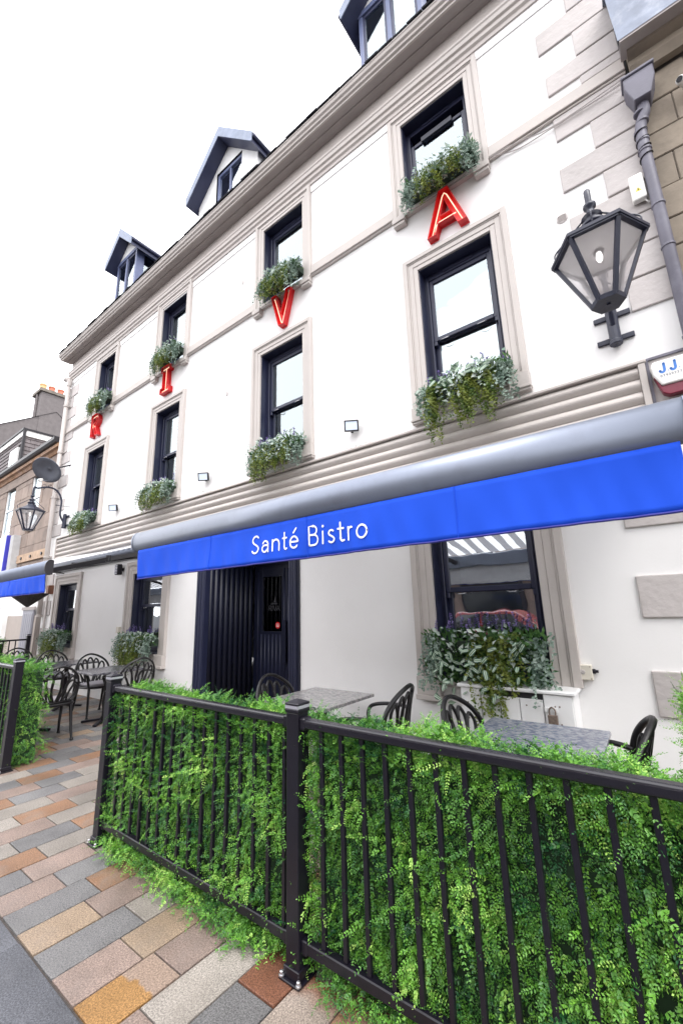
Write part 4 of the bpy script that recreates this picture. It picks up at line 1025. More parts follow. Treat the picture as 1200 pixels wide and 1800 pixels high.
# ================================================================== awnings
def wav(x, z, zt, h, seed): 
    t = (zt - z) / h
    return 0.009 * t * (math.sin(x * 3.1 + seed) + .6 * math.sin(x * 7.7 + 2 * seed)) + 0.0035 * (t + .15) * math.sin(x * 23 + seed + 2 * t) + .0022 * (t + .3) * math.sin(x * 47 + 3 * math.sin(x * 5 + seed) - 3 * t) + .004 * math.sin(3 * t + x * 2.2)
def awning(label, x0, x1, zc, yc, zwall, ztv, zbv, seed):
    root = thing('awning', label, 'awning', ((x0 + x1) / 2, W, zwall), group='blue valanced awnings on the shopfront')
    ox, oy, oz = root.location
    rad = .090
    prof = []
    for k in range(19):      # half-elliptical front moulding, flat behind
        a = math.pi / 2 + math.pi * k / 18
        prof.append((yc - .0 - oy + (.058) * math.cos(a), zc - oz + rad * math.sin(a)))
    prof += [(yc + .03 - oy, zc - oz - rad * .9), (yc + .03 - oy, zc - oz + rad * .9)]
    MB().sweep_x(prof, x0 - ox, x1 - ox).build('front_bar', CASSETTE, root, smooth=False).data.polygons.foreach_set('use_smooth', [True] * 18 + [False] * 5)
    for xx, s in ((x0, -1), (x1, 1)):
        MB().sweep_x([(oy_ * 1.04 + (yc - oy) * -.04, oz_ * 1.03 + (zc - oz) * -.03) for oy_, oz_ in prof], xx - ox, xx - ox + s * .018).build('end_cap', DARKARM if xx < -5 else CASSETTE, root)
    vx0, vx1 = x0 + .075, x1 - .032
    nx, nz = int((vx1 - vx0) / .02), 10
    v = []
    yv = yc - .030
    for j in range(nz + 1):
        for i in range(nx + 1):
            x = vx0 + (vx1 - vx0) * i / nx; z = ztv + (zbv - ztv) * j / nz
            v.append((x - ox, yv + wav(x, z, ztv, ztv - zbv, seed) - oy, z - oz))
    f = [(j * (nx + 1) + i, j * (nx + 1) + i + 1, (j + 1) * (nx + 1) + i + 1, (j + 1) * (nx + 1) + i) for j in range(nz) for i in range(nx)]
    o = MB().add(v, f).build('valance', BLUE, root, smooth=True)
    md = o.modifiers.new('cloth', 'SOLIDIFY'); md.thickness = .003
    MB().add([(a, b + .010, c) for a, b, c in v], f).build('valance_lining', LINING, root, smooth=True)
    hm = MB(); P = [(vx0 + (vx1 - vx0) * i / nx - ox, yv + wav(vx0 + (vx1 - vx0) * i / nx, zbv, ztv, ztv - zbv, seed) - oy, zbv - oz - .003) for i in range(nx + 1)]
    hm.tube(P, .0055, 6).build('valance_hem', HEM, root)
    for i in range(1, 4):
        x = vx0 + (vx1 - vx0) * i / 4 + .1
        sm = MB(); sm.tube([(x - ox, yv + wav(x, ztv + (zbv - ztv) * j / 6, ztv, ztv - zbv, seed) - oy - .002, ztv + (zbv - ztv) * j / 6 - oz) for j in range(7)], .0016, 5)
        sm.build('valance_seam', BLUE, root)
    # canvas
    yw = W - .12
    cv = MB(); n = 8
    P = []
    for i in range(n + 1):
        t = i / n; y = (yc + .02) * (1 - t) + yw * t; z = (zc + .10) * (1 - t) + zwall * t - .02 * math.sin(math.pi * t)
        P += [(x0 + .06 - ox, y - oy, z - oz), (x1 - .06 - ox, y - oy, z - oz)]
    cv.add(P, [(2 * i, 2 * i + 1, 2 * i + 3, 2 * i + 2) for i in range(n)])
    cv.build('canvas', CANVAS, root, smooth=True)
    MB().lathe([(.06, x0 - ox + .02), (.06, x1 - ox - .02)], (0, yw + .02 - oy, zwall - .06 - oz), 14, 'x').build('roller_tube', CASSETTE, root, smooth=True)
    MB().box(x0 - ox, x1 - ox, W - .05 - oy, W - .003 - oy, zwall - .20 - oz, zwall - .13 - oz).build('torsion_bar', DARKARM, root)
    for xx, s in ((x0 + .12, 1), (x1 - .12, -1), (x0 + .35 * (x1 - x0), -1), (x0 + .65 * (x1 - x0), 1)):
        a = MB(); ex = (xx + s * .32 - ox, (W + yc) / 2 - .12 - oy, (zc + zwall) / 2 - .10 - oz)
        a.obox((xx - ox, W - .05 - oy, zwall - .16 - oz), ex, .035, .06); a.obox(ex, (xx - ox + s * .04, yc + .06 - oy, zc - .02 - oz), .03, .05)
        a.lathe([(.035, -.045), (.035, .045)], ex, 10)
        a.build('folding_arm', DARKARM, root)
    return root, yv
aw, yv1 = awning('long blue awning lettered in white over the bistro door and right window', -3.76, 0.158, 2.140, 1.90, 2.72, 2.056, 1.806, .7)
awning('blue awning at the left end with its grey bar and open striped side showing', -11.4, -5.83, 2.080, 1.90, 2.70, 1.998, 1.786, 2.1)
ox, oy, oz = aw.location
YT = lambda x, z: yv1 + wav(x + ox, z + oz, 2.056, .25, .7) - oy - .0045
kt = (yv1 - .005) / 2.43
cap, base = .164 * kt, 1.5 + .481 * kt
for ch, a, b in (('S', -2.832, -2.724), ('a', -2.697, -2.602), ('n', -2.577, -2.478), ('t', -2.456, -2.39), ('e', -2.369, -2.267), ('B', -2.174, -2.058), ('i', -2.029, -2.0), ('s', -1.972, -1.893), ('t', -1.875, -1.807), ('r', -1.783, -1.721), ('o', -1.706, -1.591)):
    hw = .0072 * kt; a = a * kt + hw; b = b * kt - hw; tx = MB()
    stroke_text(tx, GLY[ch], lambda q, a=a, b=b: a + q * (b - a) - ox, lambda q: base + hw + q * (cap - 2 * hw) - oz, YT, hw)
    dz = base + .86 * cap - oz
    if ch == 'i': tx.add([(-2.0145 * kt - ox, YT(-2.0145 * kt - ox, dz), dz)] + [(-2.0145 * kt - ox + (.0105 * kt) * math.cos(q * .5236), YT(-2.0145 * kt - ox, dz), dz + (.0105 * kt) * math.sin(q * .5236)) for q in range(12)], [(0, 1 + (i + 1) % 12, 1 + i) for i in range(12)])
    if ch == 'e': stroke_text(tx, [[(0, 0), (1, 1)]], lambda q: (-2.325 + q * .028) * kt - ox, lambda q: base + .80 * cap + q * .034 * kt - oz, YT, hw)
    tx.build('printed_letter', LETTER, aw)

# ================================================================== lanterns
def lantern(label, X, yc, zb, zr, za, name='wall_lantern'):
    root = thing(name, label, 'lamp', (X, W, 3.6), group='hexagonal lanterns on swan neck brackets')
    c = lambda x, y, z: (x, y - W, z - 3.6)
    rt, rb = .265, .088
    A0 = R(0)
    hexp = lambda r, z: [(r * math.cos(A0 + k * math.pi / 3), yc - W + r * math.sin(A0 + k * math.pi / 3), z - 3.6) for k in range(6)]
    T_, B_ = hexp(rt, zr), hexp(rb, zb)
    bars = MB()
    for k in range(6):
        bars.obox(T_[k], B_[k], .026, .022, (math.cos(A0 + k * math.pi / 3), math.sin(A0 + k * math.pi / 3), .3))
        bars.obox(T_[k], T_[(k + 1) % 6], .03, .035)
    bars.build('lantern_frame', LAMPBLUE, root)
    b = MB().lathe([(rb * 1.12, zb - 3.6 - .012), (rb * 1.2, zb - 3.6 + .015), (rb * 1.0, zb - 3.6 + .03)], (0, yc - W, 0), 6, rot=A0); b.lathe([(.012, zb - 3.6 - .02), (.012, zb - 3.6 - .01)], (0, yc - W, 0), 10); b.build('lantern_base', LAMPBLUE, root)
    for k in range(6):
        t0, t1, b0, b1 = [V(*q) for q in (T_[k], T_[(k + 1) % 6], B_[k], B_[(k + 1) % 6])]
        p = MB().quad(t0 * .97 + V(0, (yc - W) * .03, (zr - 3.6) * .03), t1 * .97 + V(0, (yc - W) * .03, (zr - 3.6) * .03), b1, b0); p.build('pane', LPANE, root)
    h = zr - 3.6
    cap = MB().lathe([(rt * 1.09, h - .005), (rt * 1.09, h + .018), (rt * .98, h + .03), (rt * .62, h + .085), (rt * .36, h + .125), (rt * .34, h + .15), (rt * .22, h + .18)], (0, yc - W, 0), 6, rot=A0)
    cap.build('lantern_cap', LAMPBLUE, root)
    ch = MB().lathe([(.075, h + .18), (.08, h + .20), (.05, h + .215), (.045, h + .25), (.065, h + .262), (.03, h + .29), (.022, h + .33), (.04, h + .345), (.04, h + .365), (.02, h + .38)], (0, yc - W, 0), 12)
    ch.build('chimney_finial', LAMPBLUE, root, smooth=True)
    for s in (-1, 1):     # side ladder rods from rim to finial
        q = MB().tube(crom([(s * rt * .9, yc - W, h + .03), (s * rt * .95, yc - W, h + .10), (s * rt * .6, yc - W, h + .18), (s * .05, yc - W, h + .27)], 6), .006, 6); q.tube(crom([(0, yc - W + s * rt * .9, h + .03), (0, yc - W + s * rt * .95, h + .10), (0, yc - W + s * rt * .6, h + .18), (0, yc - W + s * .05, h + .27)], 6), .006, 6)
        q.build('stay_rod', LAMPBLUE, root)
    MB().lathe([(rt * .93, h - .012), (rt * .93, h - .016)], (0, yc - W, 0), 6, rot=A0).build('reflector', WPAINT, root)
    MB().lathe([(.015, h - .03), (.018, h - .05), (.021, h - .07), (.015, h - .09), (.006, h - .105)], (0, yc - W, 0), 12).build('bulb', BULB, root, smooth=True)
    MB().lathe([(.03, h + .03), (.03, h - .03)], (0, yc - W, 0), 10).build('bulb_holder', LAMPBLUE, root)
    # swan neck
    ta = za - 3.6
    pts = [(0, -.05, -.06), (0, -.055, .06), (0, -.10, .13), (0, -.155, .24), (0, -.165, .40), (0, -.165, .58), (0, -.22, .74), (0, -.34, .85), (0, -.50, .86), (0, yc - W + .08, .80), (0, yc - W + .01, .72), (0, yc - W, h + .37)]
    pts = [(a, b, c_ * (ta / .86) if c_ > .2 else c_) for a, b, c_ in pts[:-2]] + [(0, yc - W + .01, .80 * ta / .86), (0, yc - W, h + .36)]
    MB().tube(crom(pts, 6), .021, 10).build('swan_neck', LAMPBLUE, root, smooth=True)
    br = MB().lathe([(.048, -.16), (.048, -.13), (.042, -.12), (.042, .16), (.03, .19)], (0, -.055, .10), 12)
    for z in (.02, .235): br.obox((-.13, -.012, z - .01), (.13, -.012, z - .01), .022, .045)
    br.build('wall_bracket', LAMPBLUE, root, bevel=.004)
    sc_ = MB()
    for k, (y, z) in enumerate(((-.30, ta * .93), (-.44, ta * 1.04), (-.56, ta * 1.02))):
        sc_.tube([(0, y + .05 * math.cos(a) * (1 - a / 9), z + .05 * math.sin(a) * (1 - a / 9)) for a in np.linspace(0, 6, 16)], .005, 5)
    sc_.build('scroll', LAMPBLUE, root)
    MB().tube([(0, -.16, .47), (.06, -.08, .46), (.12, -.005, .45)], .006, 6).tube([(0, -.16, .47), (-.03, -.20, .48), (-.03, -.27, .47), (.03, -.27, .47), (.03, -.2, .47)], .006, 6).build('ladder_bar', LAMPBLUE, root)
    return root
lantern('black hexagonal street lantern on the quoined corner at the right', 0.0, 2.96, 3.40, 3.82, 4.36)
lantern('black hexagonal lantern on a scrolled arm at the far left corner', -11.12, 3.10, 3.405, 3.84, 4.46)

# ================================================================== fences and hedges
YF = 1.54
def post(root, x, y, h=1.06, base=True):
    o = MB().box(x - .037, x + .037, y, y + .075, 0.0, h - .03).build('post', BLACK, root, bevel=.004, seg=2)
    MB().box(x - .043, x + .043, y - .006, y + .081, h - .03, h - .012).box(x - .043, x + .043, y - .006, y + .081, h + .002, h + .014).build('post_cap', BLACK, root, bevel=.004)
    MB().box(x - .041, x + .041, y - .004, y + .079, h - .0118, h + .0018).build('cap_band', SILVER, root)
    MB().add([(x - .036, y + .001, h + .0145), (x + .036, y + .001, h + .0145), (x + .036, y + .074, h + .0145), (x - .036, y + .074, h + .0145), (x, y + .037, h + .028)], [(0, 1, 4), (1, 2, 4), (2, 3, 4), (3, 0, 4)]).build('cap_top', BLACK, root)
    if base:
        MB().box(x - .058, x + .058, y - .022, y + .097, .002, .012).box(x - .044, x + .044, y - .008, y + .083, .0121, .05).build('base_plate', BLACK, root, bevel=.003)
        for sx in (-.048, .048):
            MB().lathe([(.012, .0125), (.012, .017), (.008, .018), (.008, .028), (.005, .031)], (x + sx, y - .013, 0), 10).build('bolt', STEEL, root)
def panel(root, x0, x1, y, n=None, foot=None, xs_=None):
    s = .11
    MB().box(x0 + .001, x1 - .001, y + .012, y + .063, .965, 1.006).build('top_rail', WETBLACK, root, bevel=.012, seg=3)
    MB().box(x0, x1, y + .018, y + .057, .105, .148).build('bottom_rail', BLACK, root, bevel=.004)
    for xx in (x0, x1):
        e = .03 if xx == x0 else -.03
        MB().box(xx, xx + e, y + .008, y + .067, .958, 1.012).build('rail_bracket', BLACK, root, bevel=.006); MB().box(xx, xx + e, y + .014, y + .061, .10, .153).build('rail_bracket', BLACK, root, bevel=.004)
    n = n or int(round((x1 - x0) / s)) - 1
    for i in range(1, n + 1):
        x = xs_[i - 1] if xs_ else x0 + (x1 - x0) * i / (n + 1)
        MB().box(x - .0098, x + .0098, y + .028, y + .047, .148, .966).build('baluster', BLACK, root, bevel=.002)
    if foot:
        MB().box(foot - .015, foot + .015, y + .022, y + .052, .012, .106).box(foot - .034, foot + .034, y + .003, y + .07, .003, .0119).build('rail_foot', BLACK, root, bevel=.002)
fn = thing('metal_fence', 'black metal railing with green leaf infill running along the right of the entrance', 'fence', (-1.485, YF, 0), group='black railings round the terrace')
def rel(root):   # parts built in world coordinates under a moved empty
    for ch in root.children: ch.location = ch.location - root.location
post(fn, -3.31, YF); post(fn, -1.483, YF); post(fn, .36, YF)
panel(fn, -3.272, -1.521, YF, 17, -2.384, [-1.566 - .1052 * i for i in range(17)]); panel(fn, -1.445, .322, YF, 15, -.62)
rel(fn)
fl = thing('metal_fence', 'black metal railing with a post at the left edge of the entrance gap', 'fence', (-5.53, YF, 0), group='black railings round the terrace')
post(fl, -5.545, YF + .06); panel(fl, -7.35, -5.585, YF + .06, 15); post(fl, -7.39, YF + .06); panel(fl, -9.2, -7.43, YF + .06, 15)
rel(fl)
ff = thing('metal_fence', 'short black railing by the alley door far left behind the tables', 'fence', (-12.2, 3.3, 0), group='black railings round the terrace')
post(ff, -12.0, 3.62, 1.10)
q = MB().box(-12.02, -11.98, 1.7, 3.62, .985, 1.02); q.build('top_rail', BLACK, ff); MB().box(-12.02, -11.98, 1.7, 3.62, .105, .145).build('bottom_rail', BLACK, ff)
for i in range(15): MB().box(-12.01, -11.99, 1.8 + i * .115, 1.82 + i * .115, .145, .985).build('baluster', BLACK, ff)
rel(ff)

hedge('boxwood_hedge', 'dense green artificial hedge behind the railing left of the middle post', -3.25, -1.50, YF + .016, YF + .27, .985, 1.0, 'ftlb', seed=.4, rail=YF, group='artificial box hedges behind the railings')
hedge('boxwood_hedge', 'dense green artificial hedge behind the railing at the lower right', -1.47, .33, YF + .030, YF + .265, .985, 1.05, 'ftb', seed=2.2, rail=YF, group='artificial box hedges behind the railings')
hedge('boxwood_hedge', 'green hedge at the right edge turning back to the wall', -.01, .30, YF + .30, 3.15, 1.05, .5, 'tlb', seed=4.2, spill=False, group='artificial box hedges behind the railings')
hedge('boxwood_hedge', 'green hedge left of the entrance gap beside the chairs', -9.0, -5.56, YF + .10, YF + .43, 1.0, .45, 'ftr', seed=1.2, size=1.15, rail=YF + .06, group='artificial box hedges behind the railings')
hedge('boxwood_hedge', 'small green hedge far left by the alley railing', -12.5, -12.06, 2.3, 3.3, 1.02, .35, 'ftr', seed=5.2, size=1.3, spill=False, group='artificial box hedges behind the railings')

# ================================================================== tables and chairs
def table(label, x, y, top, rz=0.0, s=.72):
    r = thing('cafe_table', label, 'table', (x, y, 0), rz, 'square stone topped cafe tables')
    MB().box(-s / 2, s / 2, -s / 2, s / 2, .693, .72).build('table_top', top, r, bevel=.005, seg=2)
    MB().lathe([(.05, .06), (.035, .09), (.032, .62), (.09, .67), (.12, .69)], (0, 0, 0), 14).build('pedestal', BLACK, r, smooth=True)
    for k in range(4):
        a = k * math.pi / 2 + math.pi / 4
        MB().obox((0, 0, .045), (.30 * math.cos(a), .30 * math.sin(a), .018), .05, .03).build('foot', BLACK, r, bevel=.006)
    return r
table('pale grey stone topped table beside the dark entrance', -2.672, 3.14, TOP1)
table('blue grey stone topped table in front of the white cupboard', -.755, 2.86, TOP2, 0.03)
table('dark wet stone topped table by the lavender window box', -6.76, 3.12, TOP3, -.02)
table('dark stone topped table farther left along the wall', -8.45, 3.20, TOP3)
table('grey stone topped table behind the left hedge', -7.1, 2.27, TOP3, .05)

def back_pt(u, v): return (u, -.19 - (v - .42) * .26 + .10 * (u / .27) ** 2 * (0.4 + v - .42), v)
def make_chair():
    r = thing('patio_chair', 'x', 'chair', (0, 0, 0))
    bk = MB()
    outer = [(-.19, .44), (-.245, .52), (-.262, .62), (-.245, .72), (-.19, .80), (-.10, .86), (0, .885), (.10, .86), (.19, .80), (.245, .72), (.262, .62), (.245, .52), (.19, .44)]
    bk.tube([back_pt(*q[:2]) for q in crom([(a, b) for a, b in outer], 4)], .019, 7, flat=.75)
    bk.build('back_frame', CAST, r, smooth=True)
    lt = MB()
    loops = [[(0, .46), (-.05, .60), (-.045, .76), (0, .83), (.045, .76), (.05, .60)],
             [(-.03, .46), (-.10, .62), (-.125, .74), (-.085, .81), (-.045, .72), (-.05, .58)], [(.03, .46), (.10, .62), (.125, .74), (.085, .81), (.045, .72), (.05, .58)],
             [(-.08, .46), (-.17, .60), (-.20, .70), (-.165, .76), (-.12, .68), (-.10, .56)], [(.08, .46), (.17, .60), (.20, .70), (.165, .76), (.12, .68), (.10, .56)],
             [(-.14, .46), (-.225, .54), (-.235, .62), (-.19, .64), (-.15, .56)], [(.14, .46), (.225, .54), (.235, .62), (.19, .64), (.15, .56)]]
    for lp in loops: lt.tube([back_pt(*q[:2]) for q in crom(lp, 4, True)], .0128, 6, closed=True)
    lt.tube([back_pt(u, .455) for u in np.linspace(-.19, .19, 7)], .017, 6)
    lt.build('back_lattice', CAST, r, smooth=True)
    se = MB()
    ring = crom([(-.21, -.19, .425), (-.235, 0, .43), (-.225, .19, .435), (-.15, .245, .43), (0, .26, .425), (.15, .245, .43), (.225, .19, .435), (.235, 0, .43), (.21, -.19, .425), (0, -.205, .425)], 4, True)
    se.tube(ring, .017, 7, closed=True)
    for k in np.linspace(-.17, .17, 7): se.tube([(k, -.19, .425), (k * 1.12, .24, .43)], .009, 5)
    for k in np.linspace(-.12, .18, 5): se.tube([(-.22, k, .428), (.22, k, .428)], .009, 5)
    se.build('seat', CAST, r, smooth=True)
    cu = MB(); n = 24
    P = []
    for z, s in ((.438, .93), (.444, 1.0), (.468, 1.0), (.478, .93)):
        for k in range(n):
            a = 2 * math.pi * k / n; c_, s_ = math.cos(a), math.sin(a); m = 1 / max(abs(c_), abs(s_)) ** .72
            P.append((.205 * s * c_ * m, .02 + .205 * s * s_ * m, z))
    F = [(i * n + k, i * n + (k + 1) % n, (i + 1) * n + (k + 1) % n, (i + 1) * n + k) for i in range(3) for k in range(n)] + [tuple(range(n))[::-1], tuple(3 * n + k for k in range(n))]
    cu.add(P, F).build('cushion', CUSHION, r, smooth=True)
    for s in (-1, 1):
        pts = crom([back_pt(s * .255, .655), (s * .285, -.10, .668), (s * .295, .06, .665), (s * .29, .18, .64), (s * .262, .205, .585), (s * .245, .195, .52), (s * .228, .205, .435)], 5)
        MB().tube(pts, .019, 7, flat=.85).build('arm', CAST, r, smooth=True)
        lg = crom([(s * .225, .205, .43), (s * .235, .225, .30), (s * .225, .215, .14), (s * .235, .235, .02)], 5)
        MB().tube(lg, [.021 - .007 * i / (len(lg) - 1) for i in range(len(lg))], 7).lathe([(.02, 0), (.022, .01), (.015, .03)], (s * .235, .235, 0), 8).build('leg', CAST, r, smooth=True)
        lg = crom([(s * .195, -.185, .44), (s * .205, -.21, .28), (s * .21, -.245, .12), (s * .215, -.28, .02)], 5)
        MB().tube(lg, [.021 - .007 * i / (len(lg) - 1) for i in range(len(lg))], 7).lathe([(.02, 0), (.022, .01), (.015, .03)], (s * .215, -.28, 0), 8).build('leg', CAST, r, smooth=True)
    return r
ch0 = make_chair()
CH = [(-6.45, 2.27, 88, 'ornate black metal chair nearest the entrance gap with its back to the street'),
      (-7.36, 3.25, -86, 'black lattice chair with grey cushion left of the dark wet table'),
      (-6.46, 3.30, 93, 'ornate black chair with its back to the entrance, right of the dark wet table'),
      (-9.02, 3.25, -86, 'black lattice chair at the farther table along the wall'),
      (-10.5, 3.1, -95, 'half hidden black chair by the far left railing'),
      (-2.93, 3.05, -86, 'black chair in front of the dark door, left of the pale table'),
      (-2.06, 3.13, 97, 'black chair seen edge on against the white wall, right of the pale table'),
      (-1.0, 2.88, -94, 'black chair at the left of the blue grey table'),
      (-.47, 2.88, 94, 'black chair at the right of the blue grey table by the hedge')]
for i, (x, y, a, lab) in enumerate(CH):
    o = ch0 if i == 0 else copy_tree(ch0)
    o.location = (x, y, 0.002); o.rotation_euler = (0, 0, R(a)); o['label'] = lab; o['group'] = 'ornate cast patio chairs'

# ================================================================== small things on the facade
cb = thing('wooden_cupboard', 'low white boarded cupboard with a padlock under the large window box', 'cupboard', (-1.08, W, 0))
MB().box(-.42, .42, -.25, -.002, .02, .835).build('carcass', WPAINT, cb)
MB().box(-.445, .445, -.285, -.001, .836, .862).build('cupboard_top', WPAINT, cb, bevel=.006)
xs_ = [-.42, -.25, -.10, .05, .22, .42]
for i, (a, b) in enumerate(zip(xs_[:-1], xs_[1:])):
    MB().box(a + .004, b - .004, -.272, -.2505, .03 if i in (0, 4) else .05, .832 if i in (0, 4) else .79).build('board', WPAINT, cb, bevel=.003)
MB().box(-.245, .215, -.2515, -.2505, .79, .834).box(.2165, .2235, -.2525, -.2505, .05, .834).box(-.2535, -.2465, -.2525, -.2505, .05, .834).build('door_gap', DARKARM, cb)
MB().box(.225, .315, -.282, -.2725, .715, .745).build('hasp', WPAINT, cb)
MB().box(.248, .312, -.307, -.283, .630, .70).tube(crom([(.260, -.294, .70), (.261, -.294, .735), (.280, -.294, .752), (.299, -.294, .735), (.300, -.294, .70)], 4), .006, 6).build('padlock', RUSTP, cb, bevel=.003)
sw = MB()
for a in (-.36, -.30, .1, .33, .30):
    for z in (.62, .74): sw.lathe([(.006, 0), (.006, -.003)], (a, -.2725, z + a * .05), 8, 'y')
sw.build('screw', RUSTP, cb)
t = thing('socket_box', 'cream outdoor socket box with black plug right of the ground floor window', 'socket', (-.59, W, .975))
MB().box(-.052, .052, -.045, 0, -.055, .055).build('box', IVORY, t, bevel=.006, seg=2); MB().lathe([(.018, -.045), (.018, -.049), (.01, -.052)], (-.012, 0, .005), 14, 'y').build('switch', QUOIN, t); MB().lathe([(.018, .052), (.018, .07), (.011, .075), (.011, .09)], (0, -.02, .01), 10, 'x').build('plug', BLACK, t)
sc4 = MB()
for a in (-.04, .04):
    for z in (-.043, .043): sc4.lathe([(.004, -.045), (.004, -.047)], (a, 0, z), 8, 'y')
sc4.build('screw', RUSTP, t)
t = thing('socket_box', 'small cream box on the wall beside the lavender window box', 'socket', (-8.04, W, 1.23)); MB().box(-.045, .045, -.05, 0, -.05, .06).build('box', IVORY, t, bevel=.005); MB().tube([(0, -.02, -.05), (.01, -.02, -.13), (-.01, -.02, -.2)], .008, 6).build('cable', IVORY, t)
t = thing('wall_speaker', 'small dark speaker bracketed on the wall by the taupe window surround', 'speaker', (-8.10, W, 2.33)); MB().box(-.06, .06, -.14, -.04, -.10, .10).build('case', BLACK, t, bevel=.02, seg=2); MB().box(-.02, .02, -.04, 0, -.03, .03).build('bracket', BLACK, t)
gr = MB()
for i in range(6): gr.box(-.05, .05, -.146, -.1405, -.08 + i * .028, -.066 + i * .028)
gr.build('grille', SILVER, t)
t = thing('outdoor_light', 'brown box light under the left awning by the alley corner', 'light', (-11.45, W, 2.12)); MB().box(-.07, .07, -.12, 0, -.10, .10).build('case', BROWNBOX, t, bevel=.008); MB().lathe([(.045, -.101), (.045, -.108)], (0, -.06, 0), 12).build('lens', SILVER, t)
FLD = mat('floodlight_glass', (0.7, 0.8, 0.95), 0.15, var=0.0)
for x, lab in ((-2.64, 'small floodlight between the two right tall windows'), (-5.54, 'small floodlight between the V window and the I window'), (-8.55, 'small floodlight nearest the left corner')):
    t = thing('floodlight', lab, 'floodlight', (x, W - .10, 3.60), group='floodlights above the ribbed fascia')
    t.rotation_euler = (R(12), 0, R(32))
    h = MB(); h.box(-.085, .085, -.025, .025, -.065, -.052); h.box(-.085, .085, -.025, .025, .052, .065); h.box(-.085, -.07, -.025, .025, -.052, .052); h.box(.07, .085, -.025, .025, -.052, .052); h.box(-.07, .07, .0, .03, -.052, .052)
    h.build('housing', BLACK, t, bevel=.004)
    MB().box(-.0695, .0695, -.018, -.012, -.0515, .0515).build('lens', FLD, t)
    for i in range(5): MB().box(-.07 + i * .032, -.06 + i * .032, .031, .05, -.05, .05).build('fin', BLACK, t)
    MB().obox((0, .03, -.02), (0, .10, -.06), .03, .012).build('bracket', BLACK, t)
t = thing('alarm_box', 'white alarm bell box with red base marked JJ at the right edge', 'alarm box', (.31, W - .02, 3.115))
body = [(-.135, .115), (-.12, .155), (.12, .155), (.135, .115), (.135, .03), (.085, -.045), (-.085, -.045), (-.125, .04)]
MB().prism(body, -.085, -.0).build('cover', PLASTIC, t, bevel=.012, seg=3)
MB().prism([(-.128, .05), (-.088, -.0455), (.088, -.0455), (.132, .05), (.10, -.10), (.055, -.125), (-.055, -.125), (-.09, -.10)], -.07, -.003).build('strobe', ALARMRED, t, bevel=.008, seg=2)
jj = MB()
for ch, a, b in (('J', -.085, -.045), ('.', -.038, -.028), ('J', -.02, .02), ('.', .028, .038)): stroke_text(jj, GLY[ch], lambda q, a=a, b=b: a + q * (b - a), lambda q: .055 + q * .068, lambda x, z: -.0862, .0085 if ch == 'J' else .003)
jj.build('alarm_lettering', JJBLUE, t)
nn_ = MB()
for i, ch in enumerate('07939237931'): stroke_text(nn_, GLY[ch], lambda q, i=i: -.085 + i * .0165 + q * .010, lambda q: .018 + q * .016, lambda x, z: -.0862, .0014)
nn_.build('alarm_number', JJGREY, t)
t = thing('junction_box', 'white electrical box with a yellow warning triangle beside the grey downpipe', 'electrical box', (.345, W - .025, 4.86)); MB().box(-.05, .05, -.06, 0, -.12, .13).build('case', PLASTIC, t, bevel=.014, seg=2)
MB().add([(-.022, -.0612, -.045), (.022, -.0612, -.045), (0, -.0612, -.005)], [(0, 1, 2)]).build('warning_triangle', YELLOW, t); MB().add([(-.003, -.0618, -.038), (.003, -.0618, -.038), (.004, -.0618, -.018), (-.004, -.0618, -.018)], [(0, 1, 2, 3)]).build('warning_mark', BLACK, t)
MB().tube(crom([(.03, -.03, -.12), (.05, -.02, -.15), (.08, -.01, -.17), (.085, -.01, -.26)], 5), .006, 6).build('cable', PLASTIC, t)
t = thing('wall_vent', 'small round grey vent on the white wall above the right lantern', 'vent', (-.22, W, 5.0)); MB().lathe([(.05, 0), (.05, -.006), (.042, -.009)], (0, 0, 0), 18, 'y').build('plate', QUOIN, t)
vv = MB()
for i in range(5): vv.box(-.035, .035, -.0125, -.0095, -.03 + i * .014, -.024 + i * .014)
vv.build('louvre', SOFFIT, t)
for k_, pts in enumerate(([(-11.9, W - .052, 6.10), (-9.3, W - .052, 6.115), (-7.0, W - .055, 6.105), (-4.0, W - .052, 6.11), (-1.9, W - .055, 6.10), (-.7, W - .075, 6.10), (-.25, W - .03, 6.05), (.05, W - .04, 6.03), (.43, W - .04, 6.06)],
        [(-.75, W - .06, 6.13), (-.5, W - .012, 6.06), (-.2, W - .035, 6.02), (.43, W - .05, 6.0)])):
    tag(MB().tube(crom(pts, 8), .0055, 5).build('cable', QUOIN), ('thin painted cable running under the string course', 'short loose cable sagging to the right corner')[k_], 'cable')

# satellite dish and left downpipe
t = thing('satellite_dish', 'dark grey oval satellite dish on the left corner above the lantern', 'satellite dish', (-11.55, W - .42, 5.0)); 
d = MB(); n = 24; P = []
for r in (0, .33, .66, 1.0):
    for k in range(n): a = 2 * math.pi * k / n; P.append((.44 * r * math.cos(a), -.0 + .10 * (1 - r * r), .33 * r * math.sin(a)))
d.add(P, [(i * n + k, i * n + (k + 1) % n, (i + 1) * n + (k + 1) % n, (i + 1) * n + k) for i in range(3) for k in range(n)])
o = d.build('reflector', DISH, t, smooth=True); md = o.modifiers.new('rim', 'SOLIDIFY'); md.thickness = .012
MB().tube([(0, 0.02, -.28), (0, -.30, -.16)], .012, 8).build('feed_arm', DISH, t); MB().lathe([(.03, 0), (.045, .04), (.03, .09)], (0, -.31, -.16), 10, 'y').build('receiver', PLASTIC, t)
MB().tube([(0, .12, 0), (.15, .3, -.05), (.42, .40, -.06)], .018, 8).build('mount', BLACK, t)
t.rotation_euler = (R(38), 0, R(18))
t = thing('downpipe', 'cream painted downpipe on the far left corner of the white building', 'drainpipe', (-11.85, W - .09, 0))
